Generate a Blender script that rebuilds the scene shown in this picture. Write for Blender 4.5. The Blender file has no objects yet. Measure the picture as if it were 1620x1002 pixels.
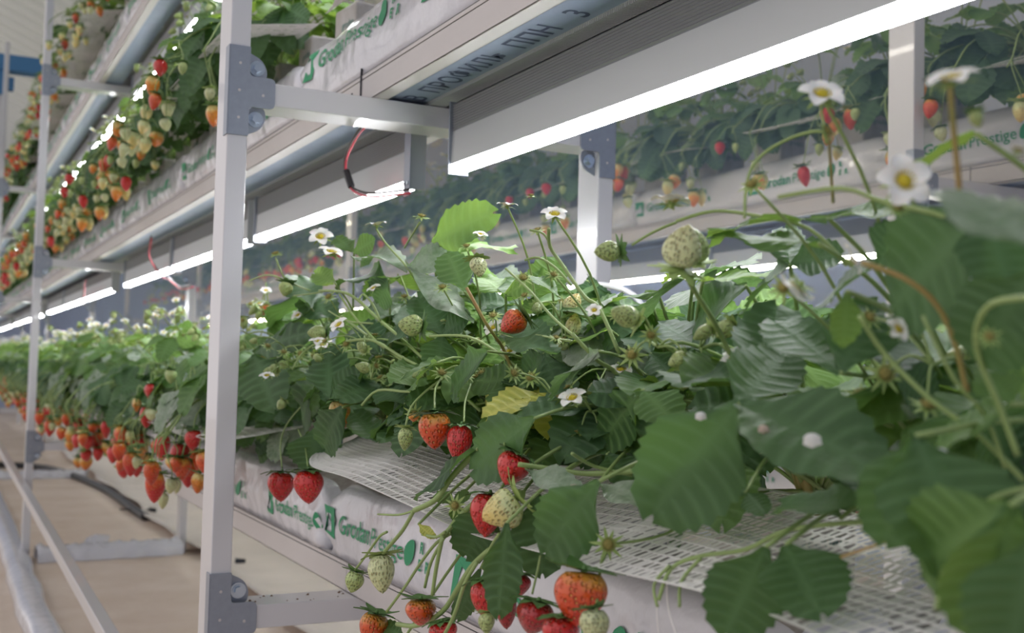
import bpy, bmesh, math, random
from mathutils import Vector, Matrix, noise
V = Vector
SC = bpy.context.scene
COL = SC.collection
PI = math.pi
# ---------------------------------------------------------------- camera
H = 0.83                                   # camera height above the floor
FPX, YAW, PIT, ROL = 1789.37, .47398, .04703, .0255
Fv = V((math.sin(YAW)*math.cos(PIT), math.cos(YAW)*math.cos(PIT), math.sin(PIT)))
Rv = V((math.cos(YAW), -math.sin(YAW), 0)); Uv = Rv.cross(Fv)
R2 = Rv*math.cos(ROL)+Uv*math.sin(ROL); U2 = -Rv*math.sin(ROL)+Uv*math.cos(ROL)
CAM = V((0, 0, H))
cd = bpy.data.cameras.new('camera'); cam = bpy.data.objects.new('camera', cd); COL.objects.link(cam)
M = Matrix.Identity(4)
for i, v in enumerate((R2, U2, -Fv)):
    for j in range(3): M[j][i] = v[j]
M.translation = CAM
cam.matrix_world = M
cd.sensor_width = 36; cd.lens = FPX/1620*36; cd.clip_start = .02; cd.clip_end = 100
cd.dof.use_dof = True; cd.dof.focus_distance = 1.20; cd.dof.aperture_fstop = 7.6
SC.camera = cam
def ray(x, y): return Fv+R2*((x-810)/FPX)-U2*((y-501)/FPX)
def PX(x, y, X):                            # the place a photo point has on the upright plane at distance X from the aisle
    d = ray(x, y); return CAM+d*(X/d.x)
def PZ(x, y, Z):
    d = ray(x, y); return CAM+d*((Z-H)/d.z)
# ---------------------------------------------------------------- world, light, exposure
w = bpy.data.worlds.new('room_light'); SC.world = w; w.use_nodes = True
bg = w.node_tree.nodes['Background']; bg.inputs[0].default_value = (.93, .90, .93, 1); bg.inputs[1].default_value = .80
_n = w.node_tree.nodes; _tc = _n.new('ShaderNodeTexCoord'); _sx = _n.new('ShaderNodeVectorMath'); _sx.operation = 'DOT_PRODUCT'
_sx.inputs[1].default_value = (-.75, .55, .36)            # ambient shaped: bright towards the lit left aisle, dimmed behind to grey post fronts
w.node_tree.links.new(_tc.outputs['Generated'], _sx.inputs[0])
_rp = _n.new('ShaderNodeValToRGB'); _mr = _n.new('ShaderNodeMapRange'); _mr.inputs[1].default_value = -1; _mr.inputs[2].default_value = 1
w.node_tree.links.new(_sx.outputs['Value'], _mr.inputs[0]); w.node_tree.links.new(_mr.outputs[0], _rp.inputs[0]); w.node_tree.links.new(_rp.outputs[0], bg.inputs[0])
_rp.color_ramp.elements[0].position = .25; _rp.color_ramp.elements[0].color = (.20, .27, .41, 1); _rp.color_ramp.elements[1].position = .9; _rp.color_ramp.elements[1].color = (1.16, 1.10, 1.09, 1)
SC.view_settings.view_transform = 'Standard'; SC.view_settings.look = 'None'
SC.view_settings.exposure = 0.16; SC.view_settings.gamma = 1; SC.view_settings.use_curve_mapping = False
LED_STRENGTH = 32.0
SC.cycles.max_bounces = 8; SC.cycles.transparent_max_bounces = 8
# ---------------------------------------------------------------- materials
def mat(name, col, rough=.5, spec=.5, metal=0, noise_amt=0, nscale=20, bump=0, bscale=60, col2=None, emit=None, es=0, coat=0, sss=0):
    m = bpy.data.materials.new(name); m.use_nodes = True
    nt = m.node_tree; b = nt.nodes['Principled BSDF']
    b.inputs['Base Color'].default_value = (*col, 1); b.inputs['Roughness'].default_value = rough
    b.inputs['Specular IOR Level'].default_value = spec; b.inputs['Metallic'].default_value = metal
    b.inputs['Coat Weight'].default_value = coat
    if sss:
        b.inputs['Subsurface Weight'].default_value = sss; b.inputs['Subsurface Radius'].default_value = (.01, .004, .002)
    if emit: b.inputs['Emission Color'].default_value = (*emit, 1); b.inputs['Emission Strength'].default_value = es
    if noise_amt or bump:
        tc = nt.nodes.new('ShaderNodeTexCoord')
    if noise_amt:
        n = nt.nodes.new('ShaderNodeTexNoise'); n.inputs['Scale'].default_value = nscale; n.inputs['Detail'].default_value = 6
        n.inputs['Roughness'].default_value = .65
        r = nt.nodes.new('ShaderNodeValToRGB'); r.color_ramp.elements[0].position = .5-.25; r.color_ramp.elements[1].position = .5+.25
        c2 = col2 or tuple(c*(1-noise_amt) for c in col)
        r.color_ramp.elements[0].color = (*c2, 1); r.color_ramp.elements[1].color = (*col, 1)
        nt.links.new(tc.outputs['Object'], n.inputs['Vector']); nt.links.new(n.outputs['Fac'], r.inputs[0]); nt.links.new(r.outputs[0], b.inputs['Base Color'])
    if bump:
        n2 = nt.nodes.new('ShaderNodeTexNoise'); n2.inputs['Scale'].default_value = bscale; n2.inputs['Detail'].default_value = 4
        bp = nt.nodes.new('ShaderNodeBump'); bp.inputs['Strength'].default_value = bump; bp.inputs['Distance'].default_value = .01
        nt.links.new(tc.outputs['Object'], n2.inputs['Vector']); nt.links.new(n2.outputs['Fac'], bp.inputs['Height']); nt.links.new(bp.outputs[0], b.inputs['Normal'])
    return m
def leaf_mat(name, c_dark, c_light, trans, mildew=0):
    m = bpy.data.materials.new(name); m.use_nodes = True
    nt = m.node_tree; N = nt.nodes; L = nt.links; b = N['Principled BSDF']; out = N['Material Output']
    tc = N.new('ShaderNodeTexCoord'); uv = N.new('ShaderNodeSeparateXYZ'); L.new(tc.outputs['UV'], uv.inputs[0])
    def mth(op, a, b_=None, v=None):
        n = N.new('ShaderNodeMath'); n.operation = op; L.new(a, n.inputs[0])
        if b_ is not None: L.new(b_, n.inputs[1])
        if v is not None: n.inputs[1].default_value = v
        return n.outputs[0]
    fr = mth('FRACT', mth('MULTIPLY', uv.outputs[1], v=8.0))
    vein = mth('ABSOLUTE', mth('SUBTRACT', fr, v=.5))                  # 0 at a vein
    mid = mth('MULTIPLY', mth('ABSOLUTE', mth('SUBTRACT', uv.outputs[0], v=.5)), v=7.0)
    vm = mth('MINIMUM', mth('MULTIPLY', vein, v=3.2), mid)
    vm = mth('MINIMUM', vm, v=1.0)
    no = N.new('ShaderNodeTexNoise'); no.inputs['Scale'].default_value = 18; no.inputs['Detail'].default_value = 3
    L.new(tc.outputs['Object'], no.inputs['Vector'])
    oi = N.new('ShaderNodeObjectInfo')
    mx = N.new('ShaderNodeMix'); mx.data_type = 'RGBA'; mx.inputs[6].default_value = (*c_dark, 1); mx.inputs[7].default_value = (*c_light, 1)
    f = mth('ADD', mth('MULTIPLY', no.outputs['Fac'], v=.7), mth('MULTIPLY', mth('SUBTRACT', oi.outputs['Random'], v=.5), v=.8))
    f.node.use_clamp = True
    L.new(f, mx.inputs[0])
    mv = N.new('ShaderNodeMix'); mv.data_type = 'RGBA'; mv.inputs[6].default_value = (c_light[0]*1.25+.012, c_light[1]*1.2+.015, c_light[2]*1.2+.012, 1)
    L.new(vm, mv.inputs[0]); L.new(mx.outputs[2], mv.inputs[7]); colr = mv.outputs[2]
    if mildew:
        n3 = N.new('ShaderNodeTexNoise'); n3.inputs['Scale'].default_value = 45; n3.inputs['Detail'].default_value = 8; n3.inputs['Roughness'].default_value = .7
        L.new(tc.outputs['Object'], n3.inputs['Vector'])
        rp = N.new('ShaderNodeValToRGB'); rp.color_ramp.elements[0].position = .5-mildew*.25; rp.color_ramp.elements[1].position = .68-mildew*.1
        rp.color_ramp.elements[1].color = (.75, .75, .75, 1)
        L.new(n3.outputs['Fac'], rp.inputs[0])
        m3 = N.new('ShaderNodeMix'); m3.data_type = 'RGBA'; L.new(rp.outputs[0], m3.inputs[0]); L.new(colr, m3.inputs[6]); m3.inputs[7].default_value = (.45, .50, .42, 1)
        colr = m3.outputs[2]
    L.new(colr, b.inputs['Base Color'])
    b.inputs['Roughness'].default_value = .5; b.inputs['Specular IOR Level'].default_value = .38
    n2 = N.new('ShaderNodeTexVoronoi'); n2.inputs['Scale'].default_value = 230; L.new(tc.outputs['Object'], n2.inputs['Vector'])
    hs = mth('ADD', mth('MULTIPLY', vm, v=1.0), mth('MULTIPLY', n2.outputs['Distance'], v=-.45))
    bp = N.new('ShaderNodeBump'); bp.inputs['Strength'].default_value = .55; bp.inputs['Distance'].default_value = .0011
    L.new(hs, bp.inputs['Height']); L.new(bp.outputs[0], b.inputs['Normal'])
    tr = N.new('ShaderNodeBsdfTranslucent')
    t2 = N.new('ShaderNodeMix'); t2.data_type = 'RGBA'; t2.inputs[6].default_value = (*trans, 1); t2.inputs[7].default_value = tuple(min(1, c*1.25) for c in trans)+(1,)
    L.new(vm, t2.inputs[0]); L.new(t2.outputs[2], tr.inputs[0])
    ms = N.new('ShaderNodeMixShader'); ms.inputs[0].default_value = .30
    L.new(b.outputs[0], ms.inputs[1]); L.new(tr.outputs[0], ms.inputs[2]); L.new(ms.outputs[0], out.inputs[0])
    return m
def berry_mat(name, tip, mid, top, seed, pm=.0, pt=.75, rough=.3):
    m = bpy.data.materials.new(name); m.use_nodes = True
    nt = m.node_tree; N = nt.nodes; L = nt.links; b = N['Principled BSDF']
    tc = N.new('ShaderNodeTexCoord'); sp = N.new('ShaderNodeSeparateXYZ'); L.new(tc.outputs['Object'], sp.inputs[0])
    nz = N.new('ShaderNodeTexNoise'); nz.inputs['Scale'].default_value = 1.3; L.new(tc.outputs['Object'], nz.inputs['Vector'])
    ad = N.new('ShaderNodeMath'); ad.operation = 'MULTIPLY_ADD'; L.new(nz.outputs['Fac'], ad.inputs[0]); ad.inputs[1].default_value = 1.3; L.new(sp.outputs[2], ad.inputs[2])
    mr = N.new('ShaderNodeMapRange'); mr.inputs[1].default_value = -.7; mr.inputs[2].default_value = 1.6; L.new(ad.outputs[0], mr.inputs[0])
    rp = N.new('ShaderNodeValToRGB'); e = rp.color_ramp.elements; e[0].position = max(pm, 0); e[0].color = (*tip, 1); e[1].position = pt; e[1].color = (*mid, 1)
    e2 = e.new(min(1, pt+.2)); e2.color = (*top, 1)
    L.new(mr.outputs[0], rp.inputs[0])
    mp = N.new('ShaderNodeMapping'); mp.inputs['Scale'].default_value = (1, 1, .72); L.new(tc.outputs['Object'], mp.inputs[0])
    vo = N.new('ShaderNodeTexVoronoi'); vo.inputs['Scale'].default_value = 5.6; vo.inputs['Randomness'].default_value = .5; L.new(mp.outputs[0], vo.inputs['Vector'])
    sr = N.new('ShaderNodeValToRGB'); sr.color_ramp.elements[0].position = .12; sr.color_ramp.elements[0].color = (1, 1, 1, 1); sr.color_ramp.elements[1].position = .18; sr.color_ramp.elements[1].color = (0, 0, 0, 1)
    L.new(vo.outputs['Distance'], sr.inputs[0])
    mx = N.new('ShaderNodeMix'); mx.data_type = 'RGBA'; L.new(sr.outputs[0], mx.inputs[0]); L.new(rp.outputs[0], mx.inputs[6]); mx.inputs[7].default_value = (*seed, 1)
    L.new(mx.outputs[2], b.inputs['Base Color'])
    b.inputs['Roughness'].default_value = rough; b.inputs['Coat Weight'].default_value = .5; b.inputs['Coat Roughness'].default_value = .1
    b.inputs['Subsurface Weight'].default_value = .15; b.inputs['Subsurface Radius'].default_value = (.006, .002, .001)
    bp = N.new('ShaderNodeBump'); bp.inputs['Strength'].default_value = 1.0; bp.inputs['Distance'].default_value = .0024
    br = N.new('ShaderNodeValToRGB'); br.color_ramp.elements[0].position = .1; br.color_ramp.elements[1].position = .5
    L.new(vo.outputs['Distance'], br.inputs[0]); L.new(br.outputs[0], bp.inputs['Height']); L.new(bp.outputs[0], b.inputs['Normal'])
    return m
MT = dict(
 white=mat('white_coated_steel', (.68, .67, .69), .28, .5, coat=.3),
 beam=mat('white_beam_paint', (.62, .585, .575), .38, .4, noise_amt=.06, nscale=8),
 galv=mat('galvanised_steel', (.36, .39, .45), .42, .5, .55, noise_amt=.12, nscale=90),
 zinc=mat('zinc_bolt', (.55, .62, .70), .25, .5, .85),
 dark=mat('dark_gap', (.03, .03, .04), .7),
 ppn=mat('galvanised_profile', (.30, .37, .52), .45, .5, .05, noise_amt=.15, nscale=30),
 ink=mat('stamped_ink', (.05, .07, .14), .6),
 alu=mat('lamp_aluminium', (.50, .52, .53), .4, .5, .1), alu_shade=mat('lamp_aluminium_rib_shade', (.27, .28, .30), .45, .5, .2),
 plug=mat('black_plastic', (.015, .015, .018), .4),
 red=mat('red_wire', (.65, .06, .10), .35), blk=mat('black_wire', (.03, .02, .02), .4),
 hose=mat('white_hose', (.78, .78, .80), .4),
 bag=mat('white_grow_bag_film', (.70, .70, .75), .22, .5, bump=.55, bscale=17, coat=.35),
 print=mat('green_print', (.02, .30, .13), .5),
 soil=mat('rockwool_dirty', (.46, .42, .34), .95, .2, noise_amt=.5, nscale=30, bump=.6, bscale=120, col2=(.16, .12, .08)),
 cube=mat('cube_wrap', (.62, .62, .63), .5, .4, noise_amt=.35, nscale=14, col2=(.36, .33, .28)),
 gprint=mat('grey_green_print', (.16, .27, .24), .6),
 net=mat('white_mesh_plastic', (.84, .82, .80), .4, .5),
 film=mat('white_floor_film', (.66, .60, .55), .5, .4, noise_amt=.2, nscale=5, bump=.2, bscale=14),
 floor=mat('dusty_beige_floor', (.78, .68, .60), .75, .3, noise_amt=.5, nscale=2.6, col2=(.60, .48, .38), bump=.2, bscale=30),
 dirt=mat('brown_dirt', (.16, .085, .04), .9, .1),
 wall=mat('pale_wall_sheet', (.42, .49, .66), .6, .3, noise_amt=.12, nscale=2),
 ceil=mat('corrugated_roof_sheet', (.80, .82, .76), .5, .4),
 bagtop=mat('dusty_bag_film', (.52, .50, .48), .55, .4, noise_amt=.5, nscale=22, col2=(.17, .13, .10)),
 budc=mat('spent_flower_center', (.30, .26, .08), .8, .2, bump=.5, bscale=6),
 blue=mat('blue_steel_paint', (.07, .22, .45), .45),
 petiole=mat('green_stem', (.32, .44, .15), .45, .5, noise_amt=.3, nscale=25),
 stemred=mat('reddish_stem', (.42, .24, .09), .45, .5, noise_amt=.4, nscale=25, col2=(.25, .30, .08)),
 calyx=mat('green_sepal', (.12, .25, .07), .5, .4, noise_amt=.3, nscale=3),
 calyxl=mat('bright_green_sepal', (.38, .52, .16), .5, .4, noise_amt=.3, nscale=3),
 petal=mat('white_petal', (.88, .87, .82), .5, .3, sss=.2),
 pollen=mat('yellow_flower_center', (.68, .55, .05), .7, .2, bump=.6, bscale=6),
 dry=mat('dried_brown_petal', (.62, .50, .40), .8),
)
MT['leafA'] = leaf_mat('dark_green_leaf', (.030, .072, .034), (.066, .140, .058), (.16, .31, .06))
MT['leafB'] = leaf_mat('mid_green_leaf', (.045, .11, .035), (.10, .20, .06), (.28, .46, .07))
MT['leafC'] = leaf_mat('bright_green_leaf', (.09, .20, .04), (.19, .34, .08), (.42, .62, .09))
MT['leafD'] = leaf_mat('mildewed_grey_leaf', (.05, .11, .05), (.10, .19, .09), (.16, .30, .08), mildew=.8)
MT['leafE'] = leaf_mat('yellowing_leaf', (.30, .34, .06), (.45, .46, .10), (.6, .6, .1))
SEEDY = (.78, .50, .10)
MT['b_red'] = berry_mat('red_berry', (.60, .012, .012), (.62, .018, .014), (.60, .05, .03), (.72, .30, .06), pt=.8)
MT['b_dark'] = berry_mat('dark_red_berry', (.36, .006, .012), (.42, .01, .012), (.42, .02, .015), (.55, .18, .05), pt=.8)
MT['b_ored'] = berry_mat('orange_red_berry', (.62, .025, .012), (.72, .10, .01), (.78, .36, .06), SEEDY, pt=.66)
MT['b_orange'] = berry_mat('orange_berry', (.72, .11, .01), (.80, .30, .02), (.78, .60, .20), (.80, .45, .08), pt=.55)
MT['b_green'] = berry_mat('green_berry', (.36, .46, .14), (.42, .52, .18), (.50, .60, .24), (.22, .20, .05), pt=.6, rough=.45)
MT['b_pale'] = berry_mat('pale_unripe_berry', (.62, .62, .30), (.62, .66, .34), (.66, .70, .40), (.34, .24, .06), pt=.6, rough=.42)
MT['b_yellow'] = berry_mat('yellow_berry', (.78, .55, .14), (.76, .66, .26), (.66, .70, .34), (.42, .22, .04), pt=.5, rough=.4)
def led_mat():
    m = bpy.data.materials.new('led_light'); m.use_nodes = True; b = m.node_tree.nodes['Principled BSDF']
    b.inputs['Emission Color'].default_value = (.96, .97, 1, 1); b.inputs['Emission Strength'].default_value = LED_STRENGTH
    return m
MT['led'] = led_mat()
# ---------------------------------------------------------------- mesh helpers
class MB:
    def __init__(s): s.v = []; s.f = []; s.m = []; s.uv = []; s.has_uv = False
    def add(s, vs, fs, mi=0, uvs=None):
        o = len(s.v); s.v += [tuple(v) for v in vs]; s.f += [tuple(i+o for i in f) for f in fs]; s.m += [mi]*len(fs)
        s.uv += uvs if uvs else [(.5, .5)]*len(vs); s.has_uv |= bool(uvs)
    def box(s, a, b, mi=0):
        x0, y0, z0 = a; x1, y1, z1 = b
        s.add([(x0, y0, z0), (x1, y0, z0), (x1, y1, z0), (x0, y1, z0), (x0, y0, z1), (x1, y0, z1), (x1, y1, z1), (x0, y1, z1)],
              [(0, 3, 2, 1), (4, 5, 6, 7), (0, 1, 5, 4), (1, 2, 6, 5), (2, 3, 7, 6), (3, 0, 4, 7)], mi)
    def prism(s, poly, axis, a, b, mi=0):
        n = len(poly)
        def p(q, t): return (t, q[0], q[1]) if axis == 0 else ((q[0], t, q[1]) if axis == 1 else (q[0], q[1], t))
        s.add([p(q, a) for q in poly]+[p(q, b) for q in poly],
              [tuple(range(n)), tuple(range(2*n-1, n-1, -1))]+[(i, i+n, (i+1) % n+n, (i+1) % n) for i in range(n)], mi)
    def tube(s, pts, r0, r1=None, sides=6, mi=0, smooth=True):
        r1 = r0 if r1 is None else r1
        pts = [V(p) for p in pts]
        if smooth and len(pts) > 2:
            q = []
            for i in range(len(pts)-1):
                a = pts[max(i-1, 0)]; b = pts[i]; c = pts[i+1]; d = pts[min(i+2, len(pts)-1)]
                for k in range(4):
                    t = k/4; q.append(.5*((2*b)+(c-a)*t+(2*a-5*b+4*c-d)*t*t+(3*b-a-3*c+d)*t**3))
            q.append(pts[-1]); pts = q
        n = len(pts); vs = []; up = V((0, 0, 1)); prev = None
        for i, p in enumerate(pts):
            t = (pts[min(i+1, n-1)]-pts[max(i-1, 0)])
            if t.length < 1e-9: t = V((0, 0, 1))
            t.normalize()
            if prev is None:
                a = t.cross(up if abs(t.z) < .9 else V((1, 0, 0))).normalized()
            else:
                a = (prev-t*prev.dot(t)); a = a.normalized() if a.length > 1e-6 else t.orthogonal().normalized()
            prev = a; b = t.cross(a); r = r0+(r1-r0)*i/(n-1)
            for k in range(sides):
                th = 2*PI*k/sides; vs.append(p+a*(r*math.cos(th))+b*(r*math.sin(th)))
        fs = [(i*sides+k, i*sides+(k+1) % sides, (i+1)*sides+(k+1) % sides, (i+1)*sides+k) for i in range(n-1) for k in range(sides)]
        fs += [tuple(range(sides))[::-1], tuple((n-1)*sides+k for k in range(sides))]
        s.add(vs, fs, mi)
    def mesh(s, name, mats, smooth=True):
        me = bpy.data.meshes.new(name); me.from_pydata(s.v, [], s.f)
        for m in mats: me.materials.append(m)
        if any(s.m): me.polygons.foreach_set('material_index', s.m)
        if s.has_uv:
            u = me.uv_layers.new(name='UVMap'); li = [0]*len(me.loops); me.loops.foreach_get('vertex_index', li)
            flat = []
            for i in li: flat += s.uv[i]
            u.data.foreach_set('uv', flat)
        if smooth: me.polygons.foreach_set('use_smooth', [True]*len(me.polygons))
        me.update(); return me
def link(name, me, parent=None, loc=None, bevel=0):
    o = bpy.data.objects.new(name, me); COL.objects.link(o)
    if parent: o.parent = parent
    if loc is not None: o.location = loc
    if bevel:
        b = o.modifiers.new('bevel', 'BEVEL'); b.width = bevel; b.segments = 2; b.limit_method = 'ANGLE'
    return o
def build(name, mb, m, parent=None, smooth=False, bevel=0, loc=None):
    ms = m if isinstance(m, list) else [m]
    return link(name, mb.mesh(name, [MT[k] for k in ms], smooth), parent, loc, bevel)
def thing(name, label, cat, loc=(0, 0, 0), group=None):
    o = bpy.data.objects.new(name, None); o.empty_display_size = .05; COL.objects.link(o); o.location = loc
    o['label'] = label; o['category'] = cat
    if group: o['group'] = group
    return o
def tag(o, label, cat, group=None, kind=None):
    o['label'] = label; o['category'] = cat
    if group: o['group'] = group
    if kind: o['kind'] = kind
    return o
def struct(o): o['kind'] = 'structure'; return o
KIDS = {}
def copy_tree(o, parent=None):
    c = o.copy(); COL.objects.link(c)
    if parent: c.parent = parent
    for ch in list(o.children): copy_tree(ch, c)
    return c
ORD = ['first', 'second', 'third', 'fourth', 'fifth', 'sixth', 'seventh', 'eighth', 'ninth', 'tenth', 'eleventh', 'twelfth', 'thirteenth', 'fourteenth',
       'fifteenth', 'sixteenth', 'seventeenth', 'eighteenth', 'nineteenth', 'twentieth']
def ordn(n):                                # 0-based
    if n < 20: return ORD[n]
    t = {2: 'twenty', 3: 'thirty', 4: 'forty', 5: 'fifty', 6: 'sixty'}[(n+1)//10]
    return {'twenty': 'twentieth', 'thirty': 'thirtieth', 'forty': 'fortieth', 'fifty': 'fiftieth', 'sixty': 'sixtieth'}[t] if (n+1) % 10 == 0 else t+'-'+ORD[(n+1) % 10-1]
# ---------------------------------------------------------------- setting
LV = [H-.367, H+.397, H+1.162, H+1.927]     # centre heights of the cross arms
BAY = 3.424; Y1 = 1.638
POSTY = [Y1+BAY*k for k in range(5)]
PX1 = .3685; PW = .030; PD = .069; RX = .999
HAZE = .20
mb = MB(); mb.box((1.08, .9, .02), (3.58, 12, 2.75))  # added volume that gives the bluish veiling glare of the lens
hm = bpy.data.materials.new('glare_haze'); hm.use_nodes = True; hn = hm.node_tree; hn.nodes.remove(hn.nodes['Principled BSDF'])
hv = hn.nodes.new('ShaderNodeVolumeScatter'); hv.inputs['Color'].default_value = (.42, .60, 1, 1); hv.inputs['Density'].default_value = HAZE; hv.inputs['Anisotropy'].default_value = .3
hn.links.new(hv.outputs[0], hn.nodes['Material Output'].inputs['Volume']); MT['haze'] = hm
hz = build('glare_haze', mb, 'haze'); hz['kind'] = 'stuff'; hz['label'] = 'faint bluish haze volume added over the rear aisle for lens glare'; hz['category'] = 'haze'
mb = MB(); mb.box((-3, -3, -.1), (6, 19, 0)); struct(build('floor', mb, 'floor'))
mb = MB(); mb.box((3.6, -3, 0), (3.7, 19, 4.5)); struct(build('wall_right', mb, 'wall'))
mb = MB(); mb.box((-3, 18.9, 0), (6, 19, 5)); struct(build('wall_back', mb, 'wall'))
mb = MB()                                   # roof sheets, ribs running down the slope
pts = []
for k in range(300):
    y = 4+k*.05; pts.append((y, (0, .05, .05, 0, 0, 0)[k % 6]))
def zr(x): return 4.15-.42*x
vs = []; fs = []
for y, dz in pts: vs += [(-3, y, zr(-3)+dz), (3.6, y, zr(3.6)+dz)]
for k in range(len(pts)-1): fs.append((2*k, 2*k+1, 2*k+3, 2*k+2))
mb.add(vs, fs); ce = struct(build('ceiling', mb, 'ceil'))
sm = ce.modifiers.new('solid', 'SOLIDIFY'); sm.thickness = .01; sm.offset = 1
# steel roof frame seen over the far end
t = thing('roof_frame', 'blue steel roof beam on a short blue stub, high at the far left', 'beam', (0, 9.2, H+2.19))
mb = MB(); mb.box((-2.9, -.07, -.06), (1.6, .07, .06)); build('beam', mb, 'blue', t, bevel=.004)
mb = MB(); mb.box((.32, -.05, -.24), (.42, .05, -.06)); mb.box((.40, -.03, -.20), (.47, .03, -.10)); build('stub', mb, 'blue', t, bevel=.004)
mb = MB(); mb.box((.345, -.025, -3.02), (.395, .025, -.24)); build('column', mb, 'white', t, bevel=.003)
# ---------------------------------------------------------------- racks
def rounded(pts, r, n=4):
    out = []
    m = len(pts)
    for i in range(m):
        p = V(pts[i]).to_2d(); a = V(pts[i-1]).to_2d(); b = V(pts[(i+1) % m]).to_2d(); rr = r[i] if isinstance(r, (list, tuple)) else r
        if rr <= 0: out.append(tuple(p)); continue
        da = (a-p).normalized(); db = (b-p).normalized(); A = p+da*rr; B = p+db*rr
        for k in range(n+1):
            t = k/n; out.append(tuple(A*(1-t)**2+p*2*t*(1-t)+B*t*t))
    return out
def bolt_mesh():
    m = MB()
    m.prism([(.0115*math.cos(PI*k/8), .0115*math.sin(PI*k/8)) for k in range(16)], 1, -.0030, 0)
    m.prism([(.0085*math.cos(PI*k/8), .0085*math.sin(PI*k/8)) for k in range(16)], 1, -.0048, -.003)
    m.prism([(.0066*math.cos(PI*k/3+.3), .0066*math.sin(PI*k/3+.3)) for k in range(6)], 1, -.0100, -.0048)
    return m.mesh('bolt', [MT['zinc']], False)
BOLT = bolt_mesh()
def bracket_mesh(side, bottom):
    # T plate in the X-Z plane, origin at the post's front corner on the arm side
    s = side; m = MB()
    hu = .066; hd = .066
    poly = [(-PW, hu), (0, hu), (0, .023), (.038, .023), (.038, -.023), (0, -.023), (0, -hd), (-PW, -hd)]
    poly = rounded(poly, [.001, .001, .006, .009, .009, .006, .001, .001])
    if s < 0: poly = [(-x, z) for x, z in poly][::-1]
    m.prism(poly, 1, -.003, 0)
    # wrap round the aisle face of the post
    a, b = sorted((-PW*s, -PW*s-.002*s))
    m.box((a, -.003, -hd), (b, .018, hu))
    for sg in (1, -1):                      # ears that carry the bolts
        ear = rounded([(0, .020), (.026, .020), (.030, .034), (.022, .052), (0, .062)], [0, .004, .008, .01, 0])
        ear = [(x*s, z*sg) for x, z in ear]
        if s*sg < 0: ear = ear[::-1]
        m.prism(ear, 1, .012, .015)
    m2 = MB()
    for x, z in ((-.015, .040), (-.015, 0), (-.015, -.040), (.020, -.004)):
        m2.prism([(x*s+.0022*math.cos(PI*k/4), z+.0022*math.sin(PI*k/4)) for k in range(8)], 1, -.0036, -.003)
    return m.mesh('bracket', [MT['galv']], False), m2.mesh('hole', [MT['beam']], False)
BR = {1: bracket_mesh(1, 0), -1: bracket_mesh(-1, 0)}
LEGNM = {1: 'aisle', -1: 'rear'}
def rack(x0, label, bays, levels, y_min):
    t = thing('growing_rack', label, 'rack', (x0, 0, 0))
    rx = RX-PX1
    topz = LV[3]+.25
    mp = MB(); mp.box((0, 0, 0), (PW, PD, topz)); mpm = mp.mesh('post', [MT['white']], False)
    ma = MB(); ma.box((PW, 0, -.017), (rx, PD, .017)); mam = ma.mesh('crossbar', [MT['white']], False)
    for y in POSTY[:bays+1]:
        for xx in (0, rx):
            link('post', mpm, t, (xx, y, 0), bevel=.002)
        for z in levels:
            link('crossbar', mam, t, (0, y, z), bevel=.0015)
            for s, xx in ((1, PW), (-1, rx)):
                b = link('bracket', BR[s][0], t, (xx, y, z), bevel=.0006)
                link('plate_hole', BR[s][1], b)
                for sg in (1, -1): link('bolt', BOLT, b, (.013*s, .012, .038*sg))
    # long C-section beams, one per bay, and the stamped ceiling-profile between them
    bx = .2205
    for z in levels:
        zb = z+.017
        ys = [y_min]+[y+.05 for y in POSTY[:bays+1]]
        for k in range(len(ys)-1):
            a = ys[k]+.001; b = ys[k+1]-.001
            for X, sg in ((bx, 1), (bx+.215, -1)):
                m = MB()
                def q(xa, xb, za, zb_):
                    xa, xb = sorted((X+xa*sg, X+xb*sg)); m.box((xa, a, zb+za), (xb, b, zb+zb_))
                q(0, .002, 0, .0375); q(0, .002, .039, .046); q(0, .026, 0, .002); q(0, .012, .044, .046); q(.024, .026, .0, .010)
                build('beam', m, 'beam', t, bevel=.0006)
            m = MB()                       # galvanised ceiling profile with a knurled flank
            pa, pb = bx+.0265, bx+.094
            m.box((pa, a, zb+.006), (pb, b, zb+.009))
            build('ceiling_profile', m, 'ppn', t)
            if x0 < 1 and z == levels[1] and k == 0 or (x0 < 1 and z == levels[1] and k == 1):
                m = MB(); n = int((b-a)/.004)
                for i in range(n):
                    y = a+i*.004; m.box((pb+.001, y, zb+.001), (pb+.030, y+.0026, zb+.006))
                m.box((pb, a, zb+.006), (pb+.032, b, zb+.008))
                build('knurled_flange', m, 'alu', t)
            m = MB(); m.box((bx+.14, a, zb+.002), (bx+.20, b, zb+.005)); build('ceiling_profile', m, 'ppn', t)
    return t
rack_a = rack(PX1, 'white steel growing rack nearest the camera with three shelves of strawberries', 4, LV[:3], .25)
rack_b = rack(1.735, 'white steel growing rack standing behind the nearest one across the rear aisle', 3, LV[:3], .25)
# seam and screw marks on the near beams
m = MB(); m.box((.2185, 1.690, LV[1]+.0172), (.2215, 1.6925, LV[1]+.074)); build('beam_joint', m, 'dark', rack_a)
m = MB(); m.prism([(1.735+.003*math.cos(k), LV[1]+.040+.004*math.sin(k)) for k in range(6)], 0, .2192, .2205); build('screw', m, 'dark', rack_a)
# sloping brace along the aisle side, below the lowest shelf
mb = MB()
for ya, za, yb, zb2 in ((1.7, H-.58, 8.6, H-.44),):
    mb.add([(PX1-.004+dx, y, z+dz) for (y, z) in ((ya, za), (yb, zb2)) for dx in (-.028, 0) for dz in (-.016, .016)],
           [(0, 1, 3, 2), (4, 6, 7, 5), (0, 4, 5, 1), (2, 3, 7, 6), (1, 5, 7, 3), (0, 2, 6, 4)])
o = build('brace', mb, 'white', rack_a, bevel=.002); o.location = (-PX1, 0, 0)
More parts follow.
